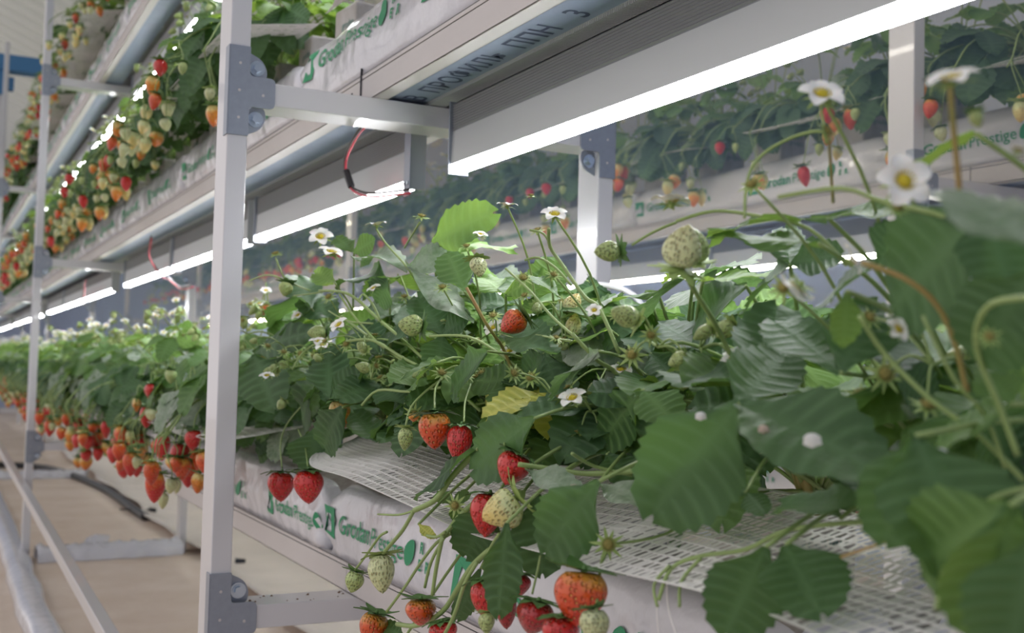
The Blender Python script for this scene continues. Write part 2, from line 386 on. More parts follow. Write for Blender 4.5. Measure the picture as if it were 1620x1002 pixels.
# stamped letters under the middle shelf
def text_mesh(body, size, bold=0, extrude=0, font_shear=0, spacing=1):
    c = bpy.data.curves.new('lettering', 'FONT'); c.body = body; c.size = size; c.offset = bold; c.shear = font_shear; c.space_character = spacing
    c.resolution_u = 3
    o = bpy.data.objects.new('lettering', c); COL.objects.link(o)
    dg = bpy.context.evaluated_depsgraph_get(); me = bpy.data.meshes.new_from_object(o.evaluated_get(dg)); bpy.data.objects.remove(o)
    bm = bmesh.new(); bm.from_mesh(me); bmesh.ops.triangulate(bm, faces=bm.faces)
    for _ in range(2):
        e = [e for e in bm.edges if e.calc_length() > size*.22]
        if e: bmesh.ops.subdivide_edges(bm, edges=e, cuts=1); bmesh.ops.triangulate(bm, faces=bm.faces)
    vs = [tuple(v.co) for v in bm.verts]; bm.verts.index_update(); fs = [tuple(v.index for v in f.verts) for f in bm.faces]; bm.free()
    return vs, fs
vs, fs = text_mesh('В  ПРОФИЛЬ  ППН   3', .048, .0006, spacing=1.05)
pz = LV[1]+.017+.0055
pa = PZ(648, 158, pz)
vs = [(PX1+.2205+.084-y*1.0-PX1, pa.y-x*1.0, pz) for x, y, z in vs]
mb = MB(); mb.add(vs, fs); build('stamped_lettering', mb, 'ink', rack_a)
# ---------------------------------------------------------------- grow lights
def light_proto():
    r = bpy.data.objects.new('grow_light', None); COL.objects.link(r)
    L = 1.0
    m = MB()                                # origin: end at y=0 going +y, z=0 underside of the shelf
    prof = [(-.012, 0), (.012, 0), (.012, -.030), (.004, -.034), (.004, -.098), (-.010, -.106)]
    # ribbed upper band facing the aisle
    m.prism([(-.011, -.042), (-.0135, -.093), (.0135, -.093), (.011, -.042)], 1, .004, L-.004)
    build('housing', m, 'alu', r)
    rib = [(-.011, 0)]
    for k in range(10): rib += [(-.0128, -.002-k*.004), (-.0104, -.0042-k*.004)]
    rib += [(-.011, -.042), (.011, -.042), (.012, 0)]
    m = MB(); m.prism(rib[::-1], 1, .004, L-.004); build('ribbed_band', m, 'alu_shade', r)  # darker grey than the housing: shade between the ribs put into the colour
    m = MB(); m.prism([(-.0136, -.093), (-.0115, -.103), (.0115, -.103), (.0136, -.093)], 1, .006, L-.006)
    build('led_strip', m, 'led', r)
    for y in (0, L-.004):
        m = MB(); m.box((-.017, y, -.108), (.017, y+.004, .004)); build('end_plate', m, 'galv' if y else 'alu', r, bevel=.0008)
    return r
LP = light_proto()
def place_light(x, y, z, label, group):
    o = copy_tree(LP); o.location = (x, y, z); o['label'] = label; o['category'] = 'lamp'; o['group'] = group
    return o
LX = .706
YS = [.572, 1.738, 2.800, 3.830, 5.170, 6.20, 7.23, 8.60, 9.63, 10.66, 12.0, 13.0, 14.0]
shelf_nm = ['lower', 'middle', 'top']
near_lights = []
for li in (1, 2):
    for k, y in enumerate(YS):
        if li == 2 and y < 1: continue
        if k == 0: lb = 'bright white strip lamp under the middle shelf, nearest the camera'
        else: lb = 'strip lamp under the %s shelf, near rack, %s past the first post' % (shelf_nm[li], ordn(k-1))
        o = place_light(LX, y, LV[li]+.006, lb, 'strip lamps under the near rack shelves')
        if li == 1: near_lights.append(o)
for li in (1,):
    for k, y in enumerate([1.72, 2.75, 3.78, 5.15, 6.2, 7.2, 8.6]):
        place_light(1.735+LX-PX1, y, LV[li]+.006, 'strip lamp under the %s shelf, rear rack, %s from the camera' % (shelf_nm[li], ordn(k)), 'strip lamps under the rear rack shelves')
for c in list(LP.children): bpy.data.objects.remove(c)
bpy.data.objects.remove(LP)
# hanger bracket and wires of the second lamp
r2 = near_lights[1]
mb = MB(); mb.box((-.0195, -.018, -.122), (-.0175, .008, .0)); build('hanger', mb, 'galv', r2, bevel=.001)
for yy in (-.012, .002):
    mb = MB(); mb.prism([(yy+.0035*math.cos(k*PI/4), -.100+.0035*math.sin(k*PI/4)) for k in range(8)], 0, -.0215, -.0195); build('screw', mb, 'zinc', r2)
def wires(o, pts, off=.004):
    base = V(o.location)
    for nm, mk, d in (('red_wire', 'red', V((0, -off*.3, -off))), ('black_wire', 'blk', V((-.001, off*.5, off*.6)))):
        m = MB(); m.tube([p-base+d for p in pts], .0021, sides=6); build(nm, m, mk, o, smooth=True)
wp = [PX(585, 190, .62), PX(566, 212, .63), PX(549, 245, .64), PX(547, 272, .645), PX(553, 290, .65), PX(562, 301, .655), PX(585, 308, .66), PX(615, 306, .67), PX(648, 302, .68)]
wires(r2, wp)
a, b = PX(547, 270, .645), PX(556, 296, .652); ax = (b-a).normalized()
mb = MB(); mb.tube([a-V(r2.location), (a+b)/2-V(r2.location), b-V(r2.location)], .0065, sides=6, smooth=False); build('connector', mb, 'plug', r2)
wp = [PX(240, 375, .62), PX(236, 400, .63), PX(244, 420, .66), PX(258, 437, .68), PX(268, 441, .69), PX(285, 455, .69), PX(306, 452, .69)]
wires(near_lights[3], wp, .005)
wp = [PX(136, 442, .62), PX(134, 455, .65), PX(133, 475, .68)]
wires(near_lights[4], wp, .006)
# ---------------------------------------------------------------- grow bags, cubes and netting
BH = .108
def bagx(y, z, seed, L):                     # offset of the front film from the nominal front plane
    u = z/BH
    b = -.010*math.sin(PI*min(max(u, 0), 1))**.6-.006*(1-u)
    n = noise.noise(V((y*7+seed*13, z*18, seed)))*.006+abs(noise.noise(V((y*20+seed, z*30-y*14, seed*3))))*-.006
    e = min(y, L-y); n -= .016*math.exp(-e/.035)*abs(math.sin(z*70+seed)); n += .02*math.exp(-e/.012)
    return b+n
LOGO = [([(0, 0), (.036, -.002), (.038, .040), (.001, .042)], [(.010, .006), (.017, .006), (.021, .026), (.026, .006), (.030, .006), (.020, .034), (.016, .034)])]
def print_polys():
    """flat green print, x to the right, y up, 0.40 m long"""
    out = MB()
    o = [(0, 0), (.042, -.002), (.045, .042), (.002, .044)]
    # logo: a square block with a pale leaf-shaped opening: built as strips around the opening
    hole = [(.013, .008), (.020, .034), (.027, .032), (.034, .007), (.0235, .020)]
    q = [(0, 0), (.013, .008), (.0235, .020), (.034, .007), (.042, -.002)]
    out.add([(x, y, 0) for x, y in [(0, 0), (.042, -.002), (.034, .007), (.0235, .0085), (.013, .008)]], [(0, 1, 2, 3, 4)])
    out.add([(x, y, 0) for x, y in [(0, 0), (.013, .008), (.020, .034), (.002, .044)]], [(0, 1, 2, 3)])
    out.add([(x, y, 0) for x, y in [(.042, -.002), (.045, .042), (.027, .032), (.034, .007)]], [(0, 1, 2, 3)])
    out.add([(x, y, 0) for x, y in [(.002, .044), (.020, .034), (.027, .032), (.045, .042)]], [(0, 1, 2, 3)])
    vs, fs = text_mesh('Grodan', .036, .0006); w_ = max(v[0] for v in vs); out.add([(.060+v[0]*.112/w_, v[1]+.010, 0) for v in vs], fs)
    vs, fs = text_mesh('Prestige', .034, .0001); w_ = max(v[0] for v in vs); out.add([(.180+v[0]*.118/w_, v[1]+.010, 0) for v in vs], fs)
    out.add([(.318+.013*math.cos(2*PI*k/16)+.003*math.sin(2*PI*k/16), .022+.016*math.sin(2*PI*k/16), 0) for k in range(16)], [tuple(range(16))])
    for (x, y, s_) in ((.346, .026, 'R'), (.346, .006, 'E'), (.366, .006, 'R')):
        vs, fs = text_mesh(s_, .018, .0008); out.add([(x+v[0], v[1]+y, 0) for v in vs], fs)
    return out
PR = print_polys()
def bag_mesh(seed, L):
    m = MB(); ny = int(L/.012); nz = 9; W = .19
    rows = []
    vs = []
    for i in range(ny+1):
        y = L*i/ny; e = min(y, L-y); pin = 1-.45*math.exp(-e/.018)
        sec = []
        for k in range(nz+1):
            z = BH*k/nz; sec.append((bagx(y, z, seed, L)*1, z))
        for k in range(1, 9):
            t = k/9; sec.append((W*t, BH+noise.noise(V((y*8, t*6, seed)))*.007+.002+.004*math.sin(PI*t)))
        for k in range(nz, -1, -1):
            z = BH*k/nz; sec.append((W-bagx(y, z, seed+5, L), z))
        for (x, z) in sec:
            vs.append((x, y, (z-BH*.45)*pin+BH*.45 if 0 else z*(1-.30*math.exp(-e/.02)*max(0, math.sin(x*40+seed))) ))
    n = len(sec)
    fs = [(i*n+k, (i+1)*n+k, (i+1)*n+(k+1) % n, i*n+(k+1) % n) for i in range(ny) for k in range(n)]
    fs += [tuple(range(n)), tuple(ny*n+k for k in range(n))[::-1]]
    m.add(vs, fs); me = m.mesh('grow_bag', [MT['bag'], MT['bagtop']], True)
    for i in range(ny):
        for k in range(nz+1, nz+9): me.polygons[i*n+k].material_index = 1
    return me
def print_mesh(seed, L, y0, zb=.026, sc=1.0):
    """y0: local y of the left end of the print; print runs towards -y"""
    vs = []
    for x, y, z in PR.v:
        yy = y0-x*sc; zz = zb+y*sc
        vs.append((bagx(yy, zz, seed, L)-.0022, yy, zz))
    m = MB(); m.add(vs, PR.f); return m.mesh('printed_lettering', [MT['print']], False)
BL = 1.085
bagmeshes = [bag_mesh(s, BL) for s in (1, 2, 3)]
prmeshes = [[print_mesh(s, BL, BL-d) for d in (.02, .56)] for s in (1, 2, 3)]
prmesh_near = [print_mesh(2, BL, .39), print_mesh(2, BL, .90)]   # the second nearest lower bag: prints shifted
nb = 0
def place_bag(x, y, z, label, group, kind=None, prints=None):
    global nb
    k = kind if kind is not None else nb % 3; nb += 1
    t = link('grow_bag', bagmeshes[k], None, (x, y, z)); tag(t, label, 'grow bag', group)
    for p in (prints or prmeshes[k]): link('printed_lettering', p, t)
    return t
# rockwool cubes
def cube_proto():
    m = MB(); s = .047
    n = 4
    m.box((-s, -s, 0), (s, s, .093)); me = m.mesh('propagation_cube', [MT['cube'], MT['soil']], False)
    me.polygons[1].material_index = 1
    vs, fs = text_mesh('grodan', .018, .0004); w_ = max(v[0] for v in vs)
    m2 = MB(); m2.add([(-s-.0006, .012-v[0], .052+v[1]) for v in vs], fs)
    m2.add([(-.015+v[0], -s-.0006, .052+v[1]) for v in vs], fs)
    return me, m2.mesh('cube_print', [MT['gprint']], False)
CM, CP = cube_proto()
def place_cube(x, y, z, rz, label, group, lettering=True):
    o = link('propagation_cube', CM, None, (x, y, z)); o.rotation_euler.z = rz; tag(o, label, 'cube', group)
    b = o.modifiers.new('bevel', 'BEVEL'); b.width = .005; b.segments = 2
    if lettering: link('printed_lettering', CP, o)
# netting strip: surface point for y (m), s in 0..1 from the inner to the outer edge
def net_pt(y, s, seed, wfun):
    w_ = wfun(y)
    x = -s*w_; y = y-.10*s*math.exp((y-1.48)/.05) if y > 1 else y
    z = -.23*s*w_+.005*math.sin(y*9+seed+s*2)+.004*noise.noise(V((y*5, s*3, seed)))+.001
    return V((x, y, z*1.0))
def net_mesh(L, seed, wfun, rows=11, pitch=.0072, simple=False):
    m = MB(); rnd = random.Random(seed); up = V((0, 0, .0004))
    def ribbon(p, q, wd, lift=0):
        d = (q-p).normalized(); side = d.cross(V((-.25, 0, 1))).normalized()*wd/2; l = V((0, 0, lift))
        m.add([p-side+l, p+side+l, q+side+l, q-side+l, p-side+l-up, p+side+l-up, q+side+l-up, q-side+l-up],
              [(0, 1, 2, 3), (7, 6, 5, 4), (0, 4, 5, 1), (2, 6, 7, 3), (1, 5, 6, 2), (3, 7, 4, 0)])
    ny = int(L/.03)
    for k in range(rows+1):
        s = k/rows
        for i in range(ny): ribbon(net_pt(L*i/ny, s, seed, wfun), net_pt(L*(i+1)/ny+.0005, s, seed, wfun), .0024 if k else .004, .0006)
    n = int(L/pitch)
    for k in range(rows):
        for i in range(n):
            y = i*pitch+rnd.uniform(-.0012, .0012); y2 = y+rnd.choice((-.0022, .0022, .001))*1.0
            y = min(max(y, 0), L); y2 = min(max(y2, 0), L)
            ribbon(net_pt(y, k/rows, seed, wfun), net_pt(y2, (k+1)/rows, seed, wfun), rnd.uniform(.0032, .0050))
    return m.mesh('support_net', [MT['net']], False)
def wide(L, w0, w1):
    return lambda y: w1+(w0-w1)*math.exp(-(L-y)/.14)
NL = 1.48
net_near = net_mesh(NL, 3, lambda y: .196-.10*math.exp(-(NL-y)/.16)-.015*(y/NL), rows=15)
net_far = net_mesh(1.62, 5, lambda y: .165+.01*math.sin(y*5), rows=9, pitch=.0065)
def place_net(me, x, y, z, label, group):
    o = link('support_net', me, None, (x, y, z)); tag(o, label, 'netting', group); return o
NEARX = PX1+.2205+.012                        # front of the bags
def zbag(l): return LV[l]+.017+.046
# lower shelf, near rack
place_bag(NEARX, 1.785-BL, zbag(0), 'white plastic grow bag with green lettering under the nearest netting on the lower shelf', 'grow bags of the near rack', 1,
          [print_mesh(2, BL, BL-.004, .030, 1.12), print_mesh(2, BL, BL-.50, .022, 1.2)])
place_bag(NEARX, 1.812, zbag(0), 'white grow bag with green lettering just right of the front post, lower shelf', 'grow bags of the near rack', 0,
          [print_mesh(1, BL, .335, .022), print_mesh(1, BL, .87, .022)])
b_bag0 = 1.812+BL+.012
for k in range(10):
    place_bag(NEARX, b_bag0+k*(BL+.012), zbag(0), 'white grow bag on the lower shelf of the near rack, %s beyond the front post' % ordn(k), 'grow bags of the near rack')
place_bag(NEARX, 2.02-BL, zbag(1), 'wrinkled white grow bag with green lettering at top centre, middle shelf nearest the camera', 'grow bags of the near rack', 1, [print_mesh(2, BL, BL-.03, .050, 1.22), print_mesh(2, BL, BL-.58, .045, 1.1)])
for k in range(11):
    place_bag(NEARX, 2.035+k*(BL+.012), zbag(1), 'white grow bag on the middle shelf of the near rack, %s beyond the front post' % ordn(k), 'grow bags of the near rack')
for k in range(10):
    place_bag(NEARX, 3.2+k*(BL+.012), zbag(2), 'white grow bag on the top shelf of the near rack, %s from the camera end' % ordn(k), 'grow bags of the near rack')
FX = 1.735+.2205+.012
FY0 = 2.837+.13-2*BL
for li in (1,):
    for k in range(7):
        place_bag(FX-.01, FY0+k*(BL+.005), zbag(li), 'white grow bag on the middle shelf of the rear rack, %s from the camera' % ordn(k), 'grow bags of the rear rack', k % 3,
                  None)
for k in range(5):
    place_bag(FX-.01, 1.6+k*(BL+.005), zbag(0), 'white grow bag on the lower shelf of the rear rack, %s from the camera' % ordn(k), 'grow bags of the rear rack')
# ---------------------------------------------------------------- strawberry leaves, berries, flowers
def leaflet(m, b, d, n, L, W, fold=.25, droop=.18, seed=0, teeth=8, mi=0, across=3):
    """one toothed leaflet from base b along d, upper side n"""
    d = d.normalized(); n = (n-d*n.dot(d)).normalized(); s = n.cross(d)
    rnd = random.Random(seed); ns = 2*teeth+1; vs = []; uv = []; cols = 2*across+1
    tw = rnd.uniform(-.25, .25); ph = rnd.uniform(0, 6)
    for i in range(ns+1):
        t = i/ns
        w = (math.sin(PI*min(t*.90+.07, 1)**.90))**.55*W/2
        if t < .30: w *= .25+.75*(t/.30)**.7
        if i == ns: w = W*.035
        tooth = (i % 2 == 1)
        for k in range(-across, across+1):
            u = k/across; au = abs(u)
            ww = w*u
            fwd = au*au*L*.09*(1-t*.4)
            if au == 1:
                ww *= 1.04 if tooth else .945
                fwd += L*.016 if tooth else -L*.008
            tt = t*L+fwd*(1 if t > .02 else 0)
            corr = (.0028*L if tooth else -.0028*L)*au*(1 if t > .1 and t < .97 else 0)
            z = fold*abs(ww)*(1-.35*t)-droop*L*t*t-.30*droop*L*au*au*t+corr+.022*L*math.sin(5*t+ph)*au+.035*L*math.sin(9*t+ph*2+u*2)*au*au+tw*ww*t*.5
            vs.append(b+d*tt*1.0+s*ww+n*z); uv.append((.5+u*.5, t))
    fs = [(i*cols+k, i*cols+k+1, (i+1)*cols+k+1, (i+1)*cols+k) for i in range(ns) for k in range(cols-1)]
    m.add(vs, fs, mi, uv)
def arc(a, b, lift=.25, up=V((0, 0, 1)), n=4):
    a = V(a); b = V(b); L = (b-a).length
    return [a.lerp(b, t)+up*(L*lift*4*t*(1-t)) for t in [k/n for k in range(n+1)]]
def trifoliate(m, crown, j, d, n, size, seed, hi=0, stem=1, across=3, teeth=8, lift=.2, spread=1.75, lats=True):
    """leaf joined at j, middle leaflet pointing along d, with its petiole from crown"""
    rnd = random.Random(seed); d = V(d).normalized(); n = V(n); n = (n-d*n.dot(d)).normalized(); s = n.cross(d)
    if crown is not None: m.tube(arc(crown, j, lift), .0022, .0014, 5, stem)
    fo = rnd.uniform(.12, .42); dr = rnd.uniform(.08, .35)
    m.tube([j, j+d*size*.10], .0013, .001, 5, stem)
    leaflet(m, j+d*size*.09, d, n, size, size*rnd.uniform(.80, .92), fo, dr, seed, teeth, hi, across)
    if lats:
        for sg in (1, -1):
            a = sg*spread*rnd.uniform(.85, 1.1)*.62
            dd = d*math.cos(a)+s*math.sin(a)-n*rnd.uniform(0, .25)
            nn = n+s*sg*rnd.uniform(-.1, .35)
            leaflet(m, j, dd, nn, size*rnd.uniform(.85, .95), size*rnd.uniform(.72, .85), fo, dr*1.2, seed+sg*7, teeth, hi, across)
def berry_base(seed, lobes=0):
    rnd = random.Random(seed); k1 = rnd.uniform(.85, 1.1); tipr = rnd.uniform(.9, 1.25); m = MB()
    nu, nv = 20, 16; vs = []
    for j in range(nv+1):
        t = j/nv                              # 0 top .. 1 tip
        z = .78-1.95*t*k1
        r = (math.sin(PI*min(1, t*.94+.06))**.55)*(1-.42*t**tipr) if t < 1 else 0
        if t == 0: r = .30; z -= .08
        if t >= 1: r = .02
        for i in range(nu):
            th = 2*PI*i/nu; rr = r*(1+.05*math.sin(2*th+seed)+.04*math.sin(3*th+seed*2)+lobes*.22*math.sin(th*1.0+t*2.2)*math.sin(PI*t))
            vs.append((rr*math.cos(th), rr*math.sin(th)*(.92+.0*t), z+.03*math.sin(th+seed)))
    fs = [(j*nu+i, (j+1)*nu+i, (j+1)*nu+(i+1) % nu, j*nu+(i+1) % nu) for j in range(nv) for i in range(nu)]
    fs += [tuple(range(nu)), tuple(nv*nu+i for i in range(nu))[::-1]]
    m.add(vs, fs); return m
BB = [berry_base(1), berry_base(2), berry_base(4), berry_base(7, 1.0), berry_base(11)]
BERRY = {}
def berry_me(kind, shape):
    if (kind, shape) not in BERRY: BERRY[(kind, shape)] = BB[shape].mesh('strawberry', [MT['b_'+kind]], True)
    return BERRY[(kind, shape)]
def calyx_mesh(seed, mt, flare=.0, n=9, scale=1.0):
    m = MB(); rnd = random.Random(seed)
    for k in range(n):
        th = 2*PI*k/n+rnd.uniform(-.15, .15); L = rnd.uniform(.95, 1.35)*scale; wd = .36*scale*rnd.uniform(.8, 1.2)*(1 if k % 2 else .8); fl = flare+rnd.uniform(-.2, .35)
        vs = []
        for i in range(5):
            t = i/4; r = .08+L*t; z = .74+.10*math.sin(PI*t)+fl*t*t*.7-.20*t; w_ = wd*(math.sin(PI*min(t*.8+.22, 1))**.8) if i < 4 else .01
            c, s = math.cos(th), math.sin(th)
            for e, dz in ((-1, .05), (0, -.02), (1, .05)): vs.append((r*c-e*w_*s, r*s+e*w_*c, z+dz*abs(e)))
        m.add(vs, [(i*3+k2, i*3+k2+1, i*3+k2+4, i*3+k2+3) for i in range(4) for k2 in range(2)])
    m.tube([(0, 0, .70), (0, 0, .95)], .13, .07, 6)
    return m.mesh('calyx', [MT[mt]], True)
CAL = [calyx_mesh(1, 'calyx', .1), calyx_mesh(2, 'calyx', .5), calyx_mesh(3, 'calyxl', .2), calyx_mesh(4, 'calyxl', .7), calyx_mesh(5, 'calyx', .9, 12, 1.1)]
def quat_for(dirv, spin=0):                  # local -Z points along dirv
    return V(dirv).normalized().to_track_quat('-Z', 'Y') @ Matrix.Rotation(spin, 3, 'Z').to_quaternion()
def add_berry(parent, p, dirv, r, kind, shape=0, cal=0, spin=0, long=1.0, calyx=True):
    """p: centre of the fruit in parent space, dirv: where its tip points, r: radius"""
    o = link('strawberry', berry_me(kind, shape), parent, p); o.rotation_mode = 'QUATERNION'; o.rotation_quaternion = quat_for(dirv, spin)
    o.scale = (r, r, r*long)
    if calyx:
        link('calyx', CAL[cal], o)
    return o
def flower_meshes():
    m = MB()
    for k in range(5):
        th = 2*PI*k/5; c, s = math.cos(th), math.sin(th); rows = []
        vs = []
        for i in range(6):
            t = i/5; r = .16+.86*t; w_ = .40*math.sin(PI*min(t*.74+.16, 1))**.7 if i < 5 else .17
            z = .10*t+.16*math.sin(PI*t)-.02*(k % 2)
            for e in (-1, -.5, 0, .5, 1): vs.append(((r-.06*abs(e)*(i == 5))*c-e*w_*s, (r-.06*abs(e))*s+e*w_*c, z+.08*e*e+.01*k))
        m.add(vs, [(i*5+q, i*5+q+1, i*5+q+6, i*5+q+5) for i in range(5) for q in range(4)])
    pet = m.mesh('flower', [MT['petal']], True)
    m = MB(); n = 14; vs = []
    for j in range(6):
        ph = j/5*PI/2
        for i in range(n): vs.append((.27*math.cos(ph)*math.cos(2*PI*i/n), .27*math.cos(ph)*math.sin(2*PI*i/n), .05+.22*math.sin(ph)))
    m.add(vs, [(j*n+i, j*n+(i+1) % n, (j+1)*n+(i+1) % n, (j+1)*n+i) for j in range(5) for i in range(n)])
    for k in range(18):
        th = 2*PI*k/18; m.tube([(.24*math.cos(th), .24*math.sin(th), .06), (.38*math.cos(th), .38*math.sin(th), .20)], .015, .035, 4)
    cen = m.mesh('flower_center', [MT['pollen']], True)
    m = MB()
    for k in range(10):
        th = 2*PI*(k+.5)/10; c, s = math.cos(th), math.sin(th); L = .95 if k % 2 else .8; vs = []
        for i in range(4):
            t = i/3; w_ = .14*(1-t)**.6+.005
            for e in (-1, 0, 1): vs.append(((.05+L*t)*c-e*w_*s, (.05+L*t)*s+e*w_*c, -.06+.04*t-.12*t*t*(k % 3)))
        m.add(vs, [(i*3+q, i*3+q+1, i*3+q+4, i*3+q+3) for i in range(3) for q in range(2)])
    m.tube([(0, 0, -.25), (0, 0, .02)], .09, .16, 6)
    sep = m.mesh('sepals', [MT['calyxl']], True)
    c2 = cen.copy(); c2.name = 'flower_center'; c2.materials[0] = MT['budc']
    return pet, cen, sep, c2
FP, FC, FS, FC2 = flower_meshes()
def add_flower(parent, p, nrm, r, spin=0, petals=True, tilt=None):
    nrm = V(nrm).normalized()
    if petals:
        o = link('flower', FP, parent, p); link('flower_center', FC, o); link('sepals', FS, o)
    else:
        o = link('flower_bud', FS, parent, p); link('flower_center', FC2, o)
    o.rotation_mode = 'QUATERNION'; o.rotation_quaternion = nrm.to_track_quat('Z', 'Y') @ Matrix.Rotation(spin, 3, 'Z').to_quaternion(); o.scale = (r, r, r)
    return o
# ---------------------------------------------------------------- procedural plants
KINDS = ['red', 'ored', 'orange', 'green', 'pale', 'red', 'yellow', 'pale', 'green', 'ored']
def plant_parts(root, seed, nleaf=13, ntruss=4, front=True, merged=False, topflowers=3, scale=1.0, low=True, kinds=None):
    """leaves, stalks, berries and flowers of one plant round the origin of root (its crown)"""
    rnd = random.Random(seed); parts = []
    for k in range(nleaf):
        az = rnd.uniform(0, 2*PI); el = rnd.uniform(.15, 1.25)
        drp = k % 3 == 0 and low
        if drp: az = PI+rnd.uniform(-.8, .8); el = rnd.uniform(-.1, .5)
        d = V((math.cos(az)*math.cos(el), math.sin(az)*math.cos(el)*.85, math.sin(el)))
        L = rnd.uniform(.09, .20)*scale; j = d*L
        j.z = max(j.z, .02 if not low else -.03)
        dd = V((d.x, d.y, d.z*.3-.25)); n = V((d.x*-.25-.25, -.30, 1))
        if drp: dd.z -= .9; n = V((-1.2, -.5, .8))
        m = MB(); hi = rnd.random()
        mk = 'leafA' if el < .42 else ('leafB' if el < .78 else rnd.choice(['leafB', 'leafC', 'leafC']))  # brighter tone for leaves pointing higher: lamp light put into the colour
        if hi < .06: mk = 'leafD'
        trifoliate(m, V((0, 0, -.005)), j, dd, n, rnd.uniform(.056, .082)*scale*(1.08 if drp else 1), seed*100+k, 0, 1, across=2, teeth=7)
        parts.append(('leaf', m, [mk, 'petiole']))
    fr = []
    for k in range(ntruss):
        y = rnd.uniform(-.11, .11); reach = rnd.uniform(.19, .255); drop = rnd.uniform(.01, .10)
        e = V((-reach, y, -drop*.4)); m = MB()
        m.tube([(0, 0, 0), (-reach*.4, y*.3, .045), (-reach*.8, y*.8, .025), e, e+V((-.012, .004, -.02))], .0022, .0014, 5, 0)
        for q in range(rnd.choice((1, 2, 2, 3))):
            tip = e+V((rnd.uniform(-.035, .03), rnd.uniform(-.04, .04), -rnd.uniform(.025, .085)-drop*.3))
            m.tube([e, e+(tip-e)*.35+V((-.012, 0, .008)), tip+V((0, 0, .012)), tip], .0011, .0009, 4, 0)
            kd = rnd.choice(kinds or KINDS); r = {'red': .0185, 'ored': .0185, 'orange': .0175, 'dark': .018, 'green': .0115, 'pale': .015, 'yellow': .016}[kd]*rnd.uniform(.85, 1.12)
            fr.append((tip-V((0, 0, r*.9)), V((rnd.uniform(-.25, .25), rnd.uniform(-.25, .25), -1)), r, kd, rnd.choice((0, 1, 2, 4)), rnd.choice((0, 1, 2)), rnd.uniform(0, 6), rnd.uniform(.95, 1.15)))
        parts.append(('fruit_stalk', m, ['petiole']))
    fl = []
    for k in range(topflowers):
        az = rnd.uniform(0, 2*PI); e = V((math.cos(az)*.09-.05, math.sin(az)*.10, rnd.uniform(.14, .215)*scale)); m = MB()
        m.tube([(0, 0, 0), (e.x*.5, e.y*.5, e.z*.6), e], .0020, .0013, 5, 0)
        for q in range(3):
            f = e+V((rnd.uniform(-.04, .03), rnd.uniform(-.04, .04), rnd.uniform(-.005, .03)))
            m.tube([e, e.lerp(f, .5)+V((0, 0, .006)), f], .0010, .0008, 4, 0)
            nn = V((rnd.uniform(-.8, .2), rnd.uniform(-.8, .2), 1))
            if rnd.random() < .35: fr.append((f-V((0, 0, .008)), V((rnd.uniform(-1, .2), rnd.uniform(-.6, .6), -.4)), .009, 'green', 1, 2, 0, 1.1))
            else: fl.append((f, nn, rnd.uniform(.010, .014), rnd.uniform(0, 6), rnd.random() < .4))
        parts.append(('flower_stalk', m, ['petiole']))
    if not merged:
        for nm, m, mk in parts: build(nm, m, mk, root, smooth=True)
        for f in fr: add_berry(root, f[0], f[1], f[2], f[3], f[4], f[5], f[6], f[7])
        for f in fl: add_flower(root, f[0], f[1], f[2], f[3], f[4])
        return
    names = ['leafA', 'leafB', 'leafC', 'leafD', 'petiole', 'b_red', 'b_ored', 'b_orange', 'b_green', 'b_pale', 'b_yellow', 'calyx', 'petal', 'b_dark']
    M_ = MB()
    for nm, m, mk in parts:
        idx = [names.index(x) for x in mk]
        o = len(M_.v); M_.v += m.v; M_.f += [tuple(i+o for i in f) for f in m.f]; M_.m += [idx[i] for i in m.m]; M_.uv += m.uv
    M_.has_uv = True
    for f in fr:
        Q = quat_for(f[1], f[6]).to_matrix(); base = BB[f[4]]
        M_.add([Q @ V((v[0]*f[2], v[1]*f[2], v[2]*f[2]))+f[0] for v in base.v], base.f, names.index('b_'+f[3]))
    for f in fl:
        M_.tube([f[0], f[0]+V((0, 0, .003))], f[2]*1.1, f[2]*.9, 7, names.index('petal'))
    return M_.mesh('strawberry_plant', [MT[n] for n in names], True)
protos = []
for s in range(6):
    r = bpy.data.objects.new('strawberry_plant', None); COL.objects.link(r); plant_parts(r, 40+s, 24, 4); protos.append(r)
far_me = [plant_parts(None, 60+s, 20, 4, merged=True) for s in range(3)]
PALE = ['red', 'ored', 'orange', 'green', 'pale', 'yellow', 'pale', 'yellow', 'green', 'orange']
protos_b = []; protos_c = []
for s in range(4):
    r = bpy.data.objects.new('strawberry_plant', None); COL.objects.link(r); plant_parts(r, 140+s, 24, 3, kinds=PALE, topflowers=4); protos_b.append(r)
    r = bpy.data.objects.new('strawberry_plant', None); COL.objects.link(r); plant_parts(r, 180+s, 15, 3, low=False, kinds=PALE); protos_c.append(r)
rr = random.Random(8)
def place_plant(x, y, z, label, group, far=False, pool=None):
    if far: o = link('strawberry_plant', rr.choice(far_me), None)
    else: o = copy_tree(rr.choice(pool or protos))
    o.location = (x, y, z); o.rotation_euler.z = rr.uniform(-.45, .45); s = rr.uniform(.95, 1.12); o.scale = (s, s, s*1.1)
    return tag(o, label, 'strawberry plant', group)
CX = .675                                    # crown line of the near rack
def ztop(l): return zbag(l)+BH+.088
def row(x, l, y0, y1, rack_nm, shelf, group, step=.195, far_at=8.0, pool=None):
    y = y0; k = 0
    while y < y1:
        place_plant(x+rr.uniform(-.02, .02), y, ztop(l), 'strawberry plant on the %s shelf of the %s rack, %s from the camera end' % (shelf, rack_nm, ordn(k)), group, far=y > far_at, pool=pool)
        y += step*rr.uniform(.9, 1.1)*(1 if y < 9 else 1.3); k += 1
